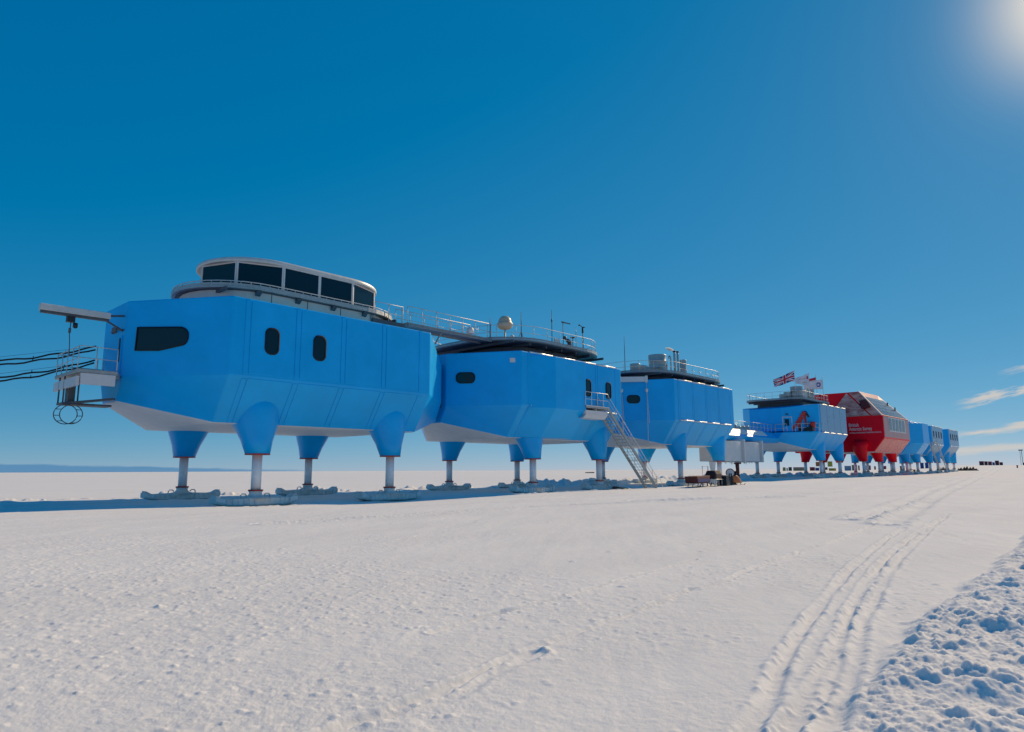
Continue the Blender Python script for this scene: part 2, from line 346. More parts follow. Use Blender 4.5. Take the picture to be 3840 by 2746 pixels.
    xx, yy = x[m], y[m]; z[m] += np.clip(fbm(xx, yy, .7, 4, .6, 15)-.08, 0, 1)*.75*np.exp(-((yy-49.2)/1.2)**2)
    return z

# ------------------------------------------------------------------ hull, legs, windows
VC = 41.1                                            # the row's centre line (world y)
def hull_rings(hl=10.5, hr=12.0, ztR=9.75, hc=6.85, wA=1.75, wC=6.48, zt=11.0, ztA=10.85, zs=6.72, zb=4.29, zbA=5.45, wb=4.85, right=True):
    def ring(x, w, wbt, t, s, b): return [(x, -w, t), (x, -w, s), (x, -wbt, b), (x, wbt, b), (x, w, s), (x, w, t)]
    return [ring(-hl, wA, wA*.62, ztA, zs, zbA), ring(-hc, wC, wb, zt, zs, zb), ring(hc, wC, wb, zt, zs, zb), ring(hr, wA, wA*.62, ztR, zs+.15, zbA)]
def panels(mb, x0, x1, n, yu, zs, zt, yb, zb, t=.03, g=.36, side=-1, strip=.28):
    """cladding plates, one per bay, upper wall and lower slope"""
    w = (x1-x0)/n
    for k in range(n+1 if strip else 0):
        x = x0+k*w; mb.box((x-strip/2, side*yu-(t if side < 0 else 0), zs+.14), (x+strip/2, side*yu+(t if side > 0 else 0), zt-.03))
        nv = Vector((0, side*(zs-zb), -(yu-yb))).normalized()*t
        q = lambda x, f: Vector((x, side*(yu+(yb-yu)*f), zs+(zb-zs)*f))
        p = [q(x-strip/2, .05), q(x+strip/2, .05), q(x+strip/2, .98), q(x-strip/2, .98)]
        mb.hexa([*p, *[i+nv for i in p]])
    for k in range(n):
        a, b = x0+k*w+g/2, x0+(k+1)*w-g/2
        mb.box((a, side*yu-(t if side < 0 else 0), zs+.18), (b, side*yu+(t if side > 0 else 0), zt-.14))
        nv = Vector((0, side*(zs-zb), -(yu-yb))).normalized()*t
        dy, dz = (yb-yu), (zb-zs); L_ = math.hypot(dy, dz); f0, f1 = .10/L_, 1-.06/L_
        q = lambda x, f: Vector((x, side*(yu+dy*f), zs+dz*f))
        p = [q(a, f0), q(b, f0), q(b, f1), q(a, f1)]
        mb.hexa([*p, *[i+nv for i in p]])
def leg(root, x, sy, dz_ground, mats, post_low=0., zr=2.65, fair=None, skil=4.7):
    """fairing > trim ring, strut, collar, ski; local to the module, sy = -1 front row"""
    fm, = mats; y = sy*5.02; rings = []
    for z, c, ru, rv in (fair or ((zr, 0, .66, .66), (3.4, .17, .86, .84), (4.3, .42, 1.24, 1.12), (5.1, .54, 1.34, 1.28), (5.8, .68, 1.33, 1.38), (6.2, .86, 1.20, 1.24), (6.5, 1.15, .85, .8))):
        rings.append([(x+ru*math.cos(2*math.pi*i/28), y-sy*c+rv*math.sin(2*math.pi*i/28), z) for i in range(28)])
    lg = MB().loft(rings, 0, True).build('leg', fm, root)
    MB().lathe([(.5, zr-.05), (.675, zr-.05), (.675, zr+.02), (.5, zr+.02)], (x, y, 0), 28, smooth=False).build('trim_ring', TRIM, lg)
    g = dz_ground
    MB().lathe([(.27, g+.66), (.27, zr)], (x, y, 0), 20).build('strut', STRUT, lg)
    MB().lathe([(.28, g+.68), (.40, g+.70), (.40, g+.77), (.28, g+.78)], (x, y, 0), 22, smooth=False).build('collar', TRIM, lg)
    k = MB(); st = []
    for i in range(15):
        s = -1+2*i/14; a = abs(s); xx = x+s*skil/2
        zb_ = g-.10+.34*max(0, a-.62)**1.4*2.2; zt_ = g+.36-.10*a+.36*max(0, a-.72)**1.3*2
        hw = .62*(1-.55*max(0, a-.6)**1.6*2.2)
        st.append([(xx, y-hw, zb_+.10), (xx, y-hw*.78, zb_), (xx, y+hw*.78, zb_), (xx, y+hw, zb_+.10), (xx, y+hw*.92, zt_), (xx, y+hw*.5, zt_+.03), (xx, y-hw*.5, zt_+.03), (xx, y-hw*.92, zt_)])
    k.loft(st, 0, False)
    for s in (-1, 1):                                # upturned lugs at both ends, lifting loops by the neck
        for yy in (-.30,):
            xa = x+s*(skil/2-.50); xb = x+s*(skil/2-.08)
            k.hexa([(xa, y+yy-.05, g+.2), (xb, y+yy-.05, g+.28), (xb, y+yy+.65, g+.28), (xa, y+yy+.65, g+.2),
                    (xb-s*.20, y+yy-.05, g+.40), (xb+s*.05, y+yy-.05, g+.52), (xb+s*.05, y+yy+.65, g+.52), (xb-s*.20, y+yy+.65, g+.40)])
        k.tube([(x+s*.50, y, g+.45), (x+s*.60, y, g+.55), (x+s*.78, y, g+.55), (x+s*.84, y, g+.48), (x+s*.87, y, g+.2)], .035, 6)
    for i in range(-6, 7):
        if abs(i) > 0: k.box((x+i*.30-.03, y-.635, g+.02), (x+i*.30+.03, y-.53, g+.31))
    k.lathe([(.80, g+.3), (.58, g+.38), (.44, g+.42), (.35, g+.52), (.33, g+.60), (.38, g+.69)], (x, y, 0), 18)
    k.build('ski', SKI, lg)
    LEGS.append((root.location.x+x, root.location.y+y)); return lg
def porthole(root, o, ax, ay, w, h, out=None, name='porthole'):
    """rubber surround with a tinted pane a little proud of it"""
    ax, ay = Vector(ax).normalized(), Vector(ay).normalized(); nn = ax.cross(ay); o = Vector(o)
    ol = out or oval(w, h); cx = sum(p[0] for p in ol)/len(ol); cy = sum(p[1] for p in ol)/len(ol)
    big = [(cx+(p[0]-cx)*1.0+math.copysign(.06, p[0]-cx), cy+(p[1]-cy)*1.0+math.copysign(.06, p[1]-cy)) for p in ol]
    k = MB(); n = len(ol); P = lambda q, e: o+ax*q[0]+ay*q[1]+nn*e
    k.loft([[P(q, -.06) for q in big], [P(q, .035) for q in big], [P(q, .05) for q in ol], [P(q, -.03) for q in ol]], 0, False)
    fr = k.build(name, RUBBER, root)
    MB().plate([(cx+(p[0]-cx)*.998, cy+(p[1]-cy)*.998) for p in ol], o-nn*.028, ax, ay, .03).build('pane', GLASS, fr); return fr
def deck(root, cx, cy, Lh, Wh, Rr, z, t=.12, up=None, step=1.6, gaps=(), nm='roof_deck', railing=True, toe=True, h=1.15, m=None):
    out = stadium(Lh, Wh, Rr, 9); P = [(cx+x, cy+y) for x, y in out]
    d = MB().prism(P, z-t, z)
    d.prism([(cx+x*.985, cy+y*.97) for x, y in out], z, z+.012, 0)
    dk = d.build(nm, m or DECKM, root, .02)
    u = MB()
    u.prism([(cx+x*.97, cy+y*.955) for x, y in out], z-t-.05, z-t-.004)
    for k in range(-3, 4):
        u.box((cx+k*Lh*.27-.07, cy-Wh*.90, z-t-.26), (cx+k*Lh*.27+.07, cy+Wh*.90, z-t-.054))
    u.build('deck_underside', DARK, dk)
    if toe:
        tb = MB(); tb.loft([[(p[0], p[1], z+.012) for p in P], [(p[0], p[1], z+.16) for p in P]], caps=False)
        tb.build('toe_board', m or DECKM, dk)
    if railing:
        rl = MB(); rail(rl, [(p[0]*.0+cx+(p[0]-cx)*.985, cy+(p[1]-cy)*.98, z) for p in P], h, step, True, .024)
        rl.build('railing', PALE, dk)
    return dk
def module(name, label, uc, dz=0., lo=0., mat_=BLUE, hl=10.5, gnd=None, ledges=True, sidemat=None, npan=4, upperL=None, legmat=None, cat='station module', group='raised blue station modules', wA=1.75, clad=True, windows=(), ztA=10.85):
    root = empty(name, (uc, VC, dz), label, cat, group)
    rg = hull_rings(hl=hl, hr=hl+1.5, wA=wA, ztA=ztA)
    h = MB(); h.loft(rg[:3], 0, False, True, lambda k, i: 1 if i in (2,) else 0)
    h.f.pop(); h.m.pop(); h.sm.pop(); o_ = 12; h.v += [tuple(p) for p in rg[3]]          # right cap in triangles: its upper facets lean up towards the next module
    for a, b, up in ((0, 1, 1), (1, 2, 0), (3, 4, 0), (4, 5, 1)):
        A0, B0, A1, B1 = o_+a, o_+b, o_+6+a, o_+6+b
        tri = [(A0, B0, A1), (B0, B1, A1)] if a in (0, 1) else [(A0, B0, B1), (A0, B1, A1)]
        for t in tri: h.f.append(list(t)); h.m.append(0); h.sm.append(False)
    for a, b, m_ in ((2, 3, 1), (5, 0, 0)): h.f.append([o_+a, o_+b, o_+6+b, o_+6+a]); h.m.append(m_); h.sm.append(False)
    h.f.append([o_+6+i for i in range(6)]); h.m.append(0); h.sm.append(False)
    hb = h.build('hull', [mat_, SOFFIT], root, .07, seg=3)
    cl_ = MB(); panels(cl_, -6.0, 6.0, npan, 6.48, 6.72, 11.0, 4.85, 4.29)
    if clad: cl_.build('side_cladding', [sidemat or mat_], root, .012, seg=1)
    if ledges:
        w = 12/npan
        for nm, yy, zz, rr in (('seam_ledge', -6.53, 6.76, .075), ('roof_edge_trim', -6.50, 10.98, .07)):
            lg = MB()
            for k in range(npan): lg.tube([(-6+k*w+.10, yy, zz), (-6+(k+1)*w-.10, yy, zz)], rr, 10)
            lg.build(nm, LEDGE, root)
    for x in (-4.55+lo, 4.55+lo):
        for sy in (-1, 1):
            leg(root, x, sy, gz(uc+x, VC+sy*5.02)-dz if gnd is None else gnd, (legmat or mat_,))
    for (x, zc, w, hh) in windows: porthole(root, (x, -6.515, zc), (1, 0, 0), (0, 0, 1), w, hh)
    return root
# local axes on the slanting left end face of a standard hull
def capframe(hl=10.5, hc=6.85, wA=1.75):
    a = Vector((-hl, -wA, 0)); b = Vector((-hc, -6.48, 0)); return a, (b-a).normalized(), (b-a).length
CA, CAX, CAL = capframe()

# ---- first module: lookout pod on the roof, service platform on its end
m1 = module('station_module', 'nearest, leftmost blue raised module with the long glazed lookout pod on its roof', 22.4, lo=.22, ledges=False)
for x in (-4.57, -1.61): porthole(m1, (x, -6.515, 8.80), (1, 0, 0), (0, 0, 1), .74, 1.40)
def onB(root, pts, name='end_window', hl=10.5, wA=1.75):
    a, ax, _ = capframe(hl=hl, wA=wA)
    return porthole(root, a+Vector((0, 0, 0))+ax.cross(Vector((0, 0, 1)))*.03, ax, (0, 0, 1), 0, 0, out=pts, name=name)
arc = [(3.05+.50*math.cos(R(t)), 8.81+.48*math.sin(R(t))) for t in range(-58, 91, 12)]
onB(m1, [(.74, 9.33), (.70, 8.15), (2.05, 8.12)]+arc)
up = MB(); up.prism(stadium(7.0, 3.7, 3.7), 11.0, 12.22)
upo = up.build('roof_upstand', CREAM, m1)
for x in (-3.3, -.9, 1.5, 3.9): MB().box((x-.02, -3.715, 11.0), (x+.02, -3.69, 12.2)).build('panel_joint', DARK, upo)
dk = deck(m1, 0, 0, 7.45, 4.02, 4.0, 12.40, .12, railing=False, m=GALV)
rl = MB(); pp = [(x*.99, y*.985, 12.40) for x, y in stadium(7.45, 4.02, 4.0)]
rl.tube([Vector(p)+Vector((0, 0, .30)) for p in pp+pp[:1]], .03, 6)
for p in resample(pp, .55, True): rl.tube([p, p+Vector((0, 0, .30))], .022, 4)
rl.build('kerb_rail', PALE, dk)
for x in (-4.2, -1.6, .9, 3.3): MB().hexa([(x-.16, -3.72, 11.95), (x+.16, -3.72, 11.95), (x+.16, -3.72, 12.2), (x-.16, -3.72, 12.2), (x-.16, -3.98, 12.15), (x+.16, -3.98, 12.15), (x+.16, -3.98, 12.22), (x-.16, -3.98, 12.22)]).build('deck_bracket', DARK, dk)
pod = empty('lookout_pod', (0, 0, 0), None, None); pod.parent = m1
for k in ('label', 'category'):
    if k in pod: del pod[k]
Lp, Wp = 6.0, 3.5
MB().prism(stadium(Lp-.6, Wp-.6, Wp), 12.41, 14.18).build('pod_core', RUBBER, pod)
MB().prism(stadium(Lp+.03, Wp+.03, Wp), 12.42, 12.62).build('pod_sill', FRAME, pod)
cor = []
for sgn in (-1, 1):
    for k in range(5):
        t = R((90+45*k) if sgn < 0 else (-90+45*k)); cor.append((sgn*(Lp-Wp)+Wp*math.cos(t), Wp*math.sin(t)))
cor = cor[:5]+[(0, -Wp)]+cor[5:]+[(0, Wp)]
rf = MB(); rr_ = []
for z, e in ((14.18, .04), (14.20, .08), (14.23, .10), (14.40, .10), (14.46, .05), (14.48, .0)):
    rr_.append([(x, y, z) for x, y in stadium(Lp+e, Wp+e, Wp+e, 10)])
rf.loft(rr_, 0, True); rf.build('pod_roof', PALE, pod)
for i in range(len(cor)):
    a, b = Vector((*cor[i], 0)), Vector((*cor[(i+1) % len(cor)], 0)); d = (b-a); ln = d.length; d.normalize(); nn = d.cross(Vector((0, 0, 1)))
    g = MB().plate([(.10, 12.63), (ln-.10, 12.63), (ln-.09, 14.12), (.09, 14.12)], a-nn*.03, d, (0, 0, 1), .03).build('window_pane', GLASS, pod)
    MB().plate([(0, 12.6), (.09, 12.6), (.09, 14.19), (0, 14.19)], a-nn*.02, d, (0, 0, 1), .07).plate([(ln-.09, 12.6), (ln, 12.6), (ln, 14.19), (ln-.09, 14.19)], a-nn*.02, d, (0, 0, 1), .07).plate([(.09, 14.11), (ln-.09, 14.11), (ln-.09, 14.19), (.09, 14.19)], a-nn*.02, d, (0, 0, 1), .06).build('window_frame', FRAME, pod)
rl = MB(); rail(rl, [(4.2, -3.7, 11.0+1.0), (6.6, -3.7, 12.0)], 1.2, 1.15, False, .026)
rl.build('roof_railing', PALE, m1); rl = MB(); rail(rl, [(4.2, 1.0, 12.0), (6.6, 1.0, 12.0)], 1.2, 1.15, False, .026)
rl.build('roof_railing', PALE, m1)
MB().box((4.0, -3.75, 11.0), (6.75, 1.1, 12.0)).build('roof_step', DARK, m1)
# end platform (north end), hoist beam, door, cage ladder
pl = MB(); pl.hexa([(-12.85, -2.95, 6.60), (-11.05, -2.95, 6.60), (-10.52, -1.6, 6.60), (-12.85, 1.15, 6.60), (-12.85, -2.95, 6.80), (-11.05, -2.95, 6.80), (-10.52, -1.6, 6.80), (-12.85, 1.15, 6.80)]); pl.hexa([(-12.85, 1.15, 6.602), (-10.52, -1.6, 6.602), (-10.52, 1.15, 6.602), (-12.0, 1.15, 6.602), (-12.85, 1.15, 6.798), (-10.52, -1.6, 6.798), (-10.52, 1.15, 6.798), (-12.0, 1.15, 6.798)]); plo = pl.build('service_platform', GALV, m1, .02)
pw = MB(); pw.box((-12.7, -3.02, 6.02), (-11.15, -2.86, 6.58)); pw.box((-12.88, -2.9, 5.95), (-12.72, 1.1, 6.42)); pw.build('platform_beam', FRAME, plo, .01)
rl = MB()
rail(rl, [(-11.1, -2.9, 6.8), (-12.8, -2.9, 6.8), (-12.8, 1.1, 6.8), (-10.6, 1.1, 6.8)], 1.15, .95, False, .024)
rl.build('platform_railing', PALE, plo)
cg = MB()
cg.box((-12.9, -.9, 5.15), (-10.6, .1, 5.25)); cg.bar((-10.9, -2.2, 5.45), (-12.8, -.6, 5.2), .3, .10)
for (x, y) in ((-12.85, -.85), (-12.85, .05), (-12.2, -.85), (-12.2, .05)): cg.tube([(x, y, 5.2), (x, y, 6.6)], .04, 6)
cg.box((-12.6, -.75, 5.3), (-12.3, -.1, 6.3)); cg.build('ladder_hatch', DARK, plo)
cr = MB()
cA_, cB_ = Vector((-12.75, -1.15, 4.62)), Vector((-12.25, -.15, 4.70))
hp_ = lambda c, t: c+Vector((.50*math.cos(R(t)), -.10*math.cos(R(t)), .50*math.sin(R(t))))
for c in (cA_, cB_): cr.tube([hp_(c, 15*i) for i in range(25)], .024, 5)
for t in (-8, 30, 150, 188, 225, 262, 300): cr.tube([hp_(cA_, t), hp_(cB_, t)], .02, 5)
cr.build('ladder_cage', DARK, plo)
dr = MB(); dr.box((-10.56, -1.45, 6.85), (-10.45, -.25, 9.0)); dro = dr.build('end_door', BLUE, m1, .02)
MB().box((-10.60, -1.32, 7.55), (-10.565, -1.18, 8.85)).build('door_slot', BLACK, dro)
hb_ = MB(); hb_.box((-14.4, -1.75, 9.72), (-11.25, -1.40, 10.05)); hbo = hb_.build('hoist_beam', PALE, m1, .02)
MB().box((-14.35, -1.70, 9.60), (-11.3, -1.45, 9.715)).build('beam_track', DARK, hbo)
br_ = MB(); br_.bar((-11.4, -1.5, 9.9), (-10.4, -1.35, 10.1), .10, .10); br_.bar((-11.5, -1.5, 9.72), (-10.4, -1.35, 9.2), .08, .08); br_.build('beam_bracket', DARK, hbo)
ho = MB(); ho.box((-13.2, -1.72, 9.30), (-12.85, -1.42, 9.6)); ho.lathe([(.02, 9.0), (.11, 9.05), (.11, 9.28), (.03, 9.3)], (-12.8, -1.6, 0), 10); ho.build('hoist_trolley', BLACK, hbo)
ch = MB(); ch.tube([(-13.0, -1.57, 9.3), (-13.02, -1.56, 8.8), (-12.98, -1.57, 8.3), (-12.95, -1.6, 7.6)], .022, 5); ch.box((-13.07, -1.62, 8.75), (-12.97, -1.52, 9.0)); ch.build('hoist_chain', DARK, hbo)
el_ = MB(); el_.box((-10.58, -.4, 9.3), (-10.45, .3, 9.65)); el_.tube([(-10.55, -1.6, 9.3), (-10.6, -1.2, 9.35), (-10.6, .3, 9.4)], .03, 5); el_.build('wall_cable', DARK, m1)
# cables that reach it through the air from beyond the picture
def cable(name, pts, label):
    mb = MB(); mb.tube(pts, .05, 6); o = mb.build(name, BLACK)
    for p in pts[2:-1:4]: MB().tube([Vector(p)-Vector((0, 0, .05)), Vector(p)+Vector((0, 0, .13))], .022, 5).build('cable_clamp', BLACK, o)
    return tag(o, label, 'cable', 'black cables slung to the end platform')
def wav(p0, p1, n, sag, ph, amp=.07):
    out = []
    for i in range(n+1):
        t = i/n; p = Vector(p0).lerp(Vector(p1), t); out.append(p+Vector((0, 0, -sag*4*t*(1-t)+amp*math.sin(t*n*1.25+ph)*min(1, 6*t*(1-t)))))
    return out
for k, (z0, z1, yo, lb) in enumerate(((7.52, 8.82, 0, 'uppermost of the thick black cables slung to the end platform'), (7.32, 8.62, .12, 'second black cable from the top slung to the end platform'),
                                  (6.62, 8.02, 0, 'third black cable from the top reaching the end platform'), (6.42, 7.86, .15, 'lowest sagging black cable reaching the end platform'))):
    slope = (z1-z0)/4.4
    p1 = Vector((11.62, 43.2+yo*.5, z1)); p0 = Vector((7.3, 43.5+yo, z0)); pe = p0+(p0-p1)*2.6+Vector((0, 0, 3.0))
    pts = [pe.lerp(p0, t)+Vector((0, 0, -.9*math.sin(math.pi*t)*.5+.05*math.sin(9*t+k))) for t in [i/10 for i in range(10)]]+wav(p0, p1, 12, .12, k*1.7, .05)
    cable('cable', pts, lb)
fw_ = MB()
for zz in (7.72, 6.82): fw_.tube([(-3.5, 44.4, zz-1.0), (7.3, 43.6, zz), (11.62, 43.3, zz+1.1)], .008, 4)
tag(fw_.build('support_wire', DARK), 'thin support wires running above the slung black cables', 'wire')
pt = MB(); pt.lathe([(.12, 0), (.10, 8.2)], (0, 0, 0), 10); pt.box((-.1, -.9, 5.6), (.1, .9, 5.75)); pt.box((-.1, -.9, 7.0), (.1, .9, 7.15))
po = pt.build('cable_post', GALV); po.location = (-4.0, 44.4, gz(-4, 44.4)-.2); tag(po, 'grey post carrying the slung black cables, left of the nearest module', 'post')

# ---- corridors between modules
def corridor(x0, x1, dz, label, w=1.2, z0=6.6, z1=9.9):
    mb = MB(); n = max(3, int((x1-x0)/.22)); rr = []
    for i in range(2*n+1):
        e = .0 if i % 2 else .09; x = x0+(x1-x0)*i/(2*n)
        rr.append([(x, -w-e, z0-e), (x, w+e, z0-e), (x, w+e, z1+e), (x, -w-e, z1+e)])
    mb.loft(rr); o = mb.build('link_corridor', DBLUE); o.location = (0, VC, dz)
    return tag(o, label, 'corridor', 'dark bellows corridors between modules')
corridor(32.8, 34.95, 0, 'dark bellows corridor between the lookout module and the dome module')

# ---- second module with entrance bay and stairs
m2 = module('station_module', 'blue module with beige dome and masts on its roof deck, second from the left', 45.35, dz=-.05, lo=.58)
def bay(root, x0, x1, x2, yo, ztop=10.72, zs=6.58, zb=4.34, m=BLUE, y_in=-6.40):
    b = MB(); dyb = 1.62
    lv = []
    for z, dy in ((ztop, 0), (zs, 0), (zb, dyb)):
        lv.append([(x0, -6.48+dy, z), (x1, yo+dy, z), (x2, yo+dy, z), (x2, y_in+dy, z), (x0, y_in+dy, z)])
    b.loft(lv, 0); return b.build('entrance_bay', m, root, .03)
bay(m2, -6.05, -4.07, -.08, -7.6)
for x in (1.70, 4.75): porthole(m2, (x, -6.53, 8.78), (1, 0, 0), (0, 0, 1), .72, 1.42)
onB(m2, [(1.56+p[0], 8.9+p[1]) for p in oval(1.42, .76)])
MB().box((0, 0, 0), (.42, .03, .34)).build('wall_notice', FRAME, m2).matrix_local = Matrix.Translation(Vector((-7.44, -5.76, 10.07))) @ Matrix.Rotation(math.atan2(CAX.y, CAX.x), 4, 'Z')
MB().prism(stadium(5.4, 4.2, 3.0), 11.0, 11.98).build('roof_upstand', DARK, m2)
deck(m2, -.35, .1, 7.6, 6.0, 4.7, 12.25)
# rooftop link from the lookout module
wk = empty('roof_walkway', (34, 38.2, 12.2), 'railed grey catwalk bridging the roofs of the two nearest modules', 'walkway')
w = MB(); w.box((-4.5, -.75, -.10), (4.2, .75, 0)); w.box((-4.4, -.7, -.24), (4.1, -.6, -.104)); w.box((-4.4, .6, -.24), (4.1, .7, -.104))
w.bar((-1.8, -.6, -1.2), (-1.2, -.6, -.25), .08, .08); w.build('walkway_deck', DECKM, wk)
rl = MB(); rail(rl, [(-4.5, -.7, 0), (4.0, -.7, 0)], 1.2, 1.35, False, .026); rail(rl, [(-4.5, .7, 0), (3.0, .7, 0)], 1.2, 1.35, False, .026); rl.build('walkway_railing', PALE, wk)

# stairs
ST = empty('staircase', (48.0, 34.0, 0), 'tall grey metal staircase with white handrails down to the snow beside the portholed doors', 'staircase')
def stairs(root, x0, x1, ztop, zfoot, w, lx0, lx1, mset=GALV, n=26, y_wall=.55):
    s = MB()
    for yy in (-w/2, w/2): s.bar((x0, yy, ztop-.12), (x1, yy, zfoot+.02), .07, .30)
    s.build('stringer', mset, root)
    t = MB()
    for k in range(n):
        f = (k+.5)/n; x = x0+(x1-x0)*f; z = ztop-.05+(zfoot-ztop)*f
        t.box((x-.14, -w/2+.04, z-.035), (x+.14, w/2-.04, z))
    t.box((x0+(x1-x0)*.62-.3, -w/2+.04, ztop+(zfoot-ztop)*.62-.10), (x0+(x1-x0)*.62+.3, w/2-.04, ztop+(zfoot-ztop)*.62-.06))
    o = t.build('tread', mset, root)
    l = MB(); l.box((lx0, -w/2-.05, ztop-.20), (lx1, y_wall, ztop)); l.build('landing', mset, root, .015)
    for yy in (-w/2, w/2):
        h = MB(); sl = [(x0, yy, ztop), (x1, yy, zfoot+.1)]
        rail(h, sl, 1.05, 1.55, False, .026, (.55,)); h.build('handrail', FRAME, root)
    h = MB(); rail(h, [(lx0, -w/2, ztop), (x0, -w/2, ztop)], 1.15, .85, False, .026); h.build('landing_railing', FRAME, root)
stairs(ST, .35, 7.85, 7.02, gz(55.9, 34)-.02, 1.12, -2.9, .45, y_wall=.62)
b = MB(); b.box((-3.0, -.62, 6.30), (.15, .75, 6.62)); b.hexa([(-3.3, -.55, 5.95), (-.2, -.55, 5.95), (-.2, .5, 5.95), (-3.3, .5, 5.95), (-2.9, -.6, 6.296), (.15, -.6, 6.296), (.15, .7, 6.296), (-2.9, .7, 6.296)])
b.box((-1.2, -.3, 6.62), (-.95, 0, 6.82)); b.build('landing_bracket', FRAME, ST)
lh = MB()
for yy in (-.62, .62): lh.tube([(7.9, yy, .2), (7.9, yy, 1.1), (8.5, yy, .75), (8.9, yy, .05)], .02, 5)
lh.build('foot_rail', FRAME, ST)

# ---- third module
corridor(55.75, 58.45, 0, 'dark bellows corridor between the dome module and the twin-stack module')
m3 = module('station_module', 'blue module with twin stacks on its roof and a pale hoist beam, third from left', 68.85, lo=.95)
onB(m3, [(1.79+p[0], 8.9+p[1]) for p in oval(1.25, .74)])
deck(m3, .35, 0, 9.1, 5.6, 4.9, 11.98)
MB().prism(stadium(6.0, 4.0, 3.0), 11.0, 11.7).build('roof_upstand', DARK, m3)
hb_ = MB(); a, ax, _ = capframe(); nn = ax.cross(Vector((0, 0, 1)))
hb_.bar(a+nn*.45+ax*.45+Vector((0, 0, 10.92)), a+nn*.45+ax*3.15+Vector((0, 0, 10.92)), .32, .52); hb_.bar(a+nn*.45+ax*2.98+Vector((0, 0, 10.92)), a+nn*.45+ax*3.24+Vector((0, 0, 10.92)), .40, .68)
hb_.bar(a+nn*.45+ax*.30+Vector((0, 0, 10.92)), a+nn*.45+ax*.50+Vector((0, 0, 10.92)), .40, .68)
hbo = hb_.build('hoist_beam', FRAME, m3, .015)
for q, zl in ((.55, 4.9), (3.1, 4.4)):
    ch = MB(); p = a+nn*.5+ax*q
    ch.tube([p+Vector((0, 0, 10.6)), p+Vector((.02, -.02, 8)), p+Vector((0, 0, zl))], .03, 5); ch.tube([p+ax*.05+Vector((0, 0, 9.8)), p+ax*.18+Vector((0, 0, 6.4))], .022, 5)
    ch.lathe([(.05, 9.55), (.16, 9.65), (.16, 9.9), (.05, 10.0)], tuple(p), 10); ch.build('hoist_chain', FRAME, hbo)

# ---- bridge with railings, and the boxes slung under it
BR = empty('covered_bridge', (90.2, VC, .1), 'long low blue bridge with pale sloped top and railings joining two blue modules', 'bridge')
bm_ = MB(); prof = lambda x: [(x, -1.75, 6.35), (x, -2.05, 6.0), (x, -1.7, 5.42), (x, 1.7, 5.42), (x, 2.05, 6.0), (x, 1.75, 6.35), (x, 1.2, 6.95), (x, -1.2, 6.95)]
bm_.loft([prof(-11.2), prof(12.0)]); bm_.build('bridge_tunnel', BLUE, BR, .03)
for xa, xb in ((-5.6, .2), (1.6, 6.4)):
    MB().hexa([(xa-.6, -1.80, 6.37), (xb, -1.80, 6.37), (xb, -1.77, 6.33), (xa-.6, -1.77, 6.33), (xa, -1.24, 6.99), (xb-.2, -1.24, 6.99), (xb-.2, -1.18, 6.955), (xa, -1.18, 6.955)]).build('roof_sheet', SHEET, BR)
rl = MB(); rail(rl, [(-10.4, -1.15, 6.98), (11.8, -1.15, 6.98)], 1.15, 1.25, False, .03); rail(rl, [(-10.4, 1.15, 6.98), (11.8, 1.15, 6.98)], 1.15, 1.25, False, .03); rl.build('bridge_railing', PALE, BR)
dp = MB()
for k in range(9):
    x = -6.5+k*1.35; dp.lathe([(.28, 6.96), (.28, 7.5), (.2, 7.6+.1*(k % 3))], (x, .2, 0), 10)
dp.box((-7.5, -.2, 6.96), (4.5, .8, 7.35)); dp.build('pipe_run', TANK, BR)
for i, (x0, x1) in enumerate(((80.6, 85.9), (86.15, 91.6))):
    T = empty('service_tank', (x0, 39.2, 0), ('left one' if i == 0 else 'right one')+' of the two off-white boxes hanging under the bridge, icicles below', 'tank', 'off-white boxes under the bridge')
    wd = x1-x0
    t = MB(); ar = [(.0+(wd-.4)*i/14, -.92-.34*math.sin(math.pi*i/14)**.8) for i in range(15)]; t.prism(ar+[(wd-.4, 2.6), (0, 2.6)], 2.70, 5.25); t.build('tank_body', OFFWHITE, T, .03)
    MB().box((wd-.4, -1.30, 2.62), (wd-.05, 2.75, 5.55)).build('tank_flange', FRAME, T, .03)
    ic = MB()
    for k in range(9):
        xx = .4+random.random()*(wd-.9); ic.lathe([(.02, 2.69-random.uniform(.12, .45)), (.05+.07*random.random(), 2.69)], (xx, random.uniform(-.9, .6), 0), 6)
    ic.build('icicle', SKI, T)
for x, y, r_, m_, lb in ((84.7, 38.6, .17, BROWN, 'rust brown post standing under the off-white boxes'), (80.9, 40.2, .30, STRUT, 'white post tapering under the left off-white box')):
    mb = MB()
    if m_ is BROWN:
        mb.box((-.15, -.15, 0), (.15, .15, 2.3)); mb.box((-.35, -.35, 2.3), (.35, .35, 2.5)); mb.tube([(-.6, 0, 2.4), (-.45, 0, 1.6), (-.7, 0, .9)], .06, 6)
    else: mb.lathe([(.22, 0), (.22, 1.1), (.42, 2.4), (.42, 2.6)], (0, 0, 0), 14)
    o = mb.build('support_post', m_); g = gz(x, y)-.15; o.location = (x, y, g); o.scale.z = (2.66-g)/2.6; tag(o, lb, 'post')

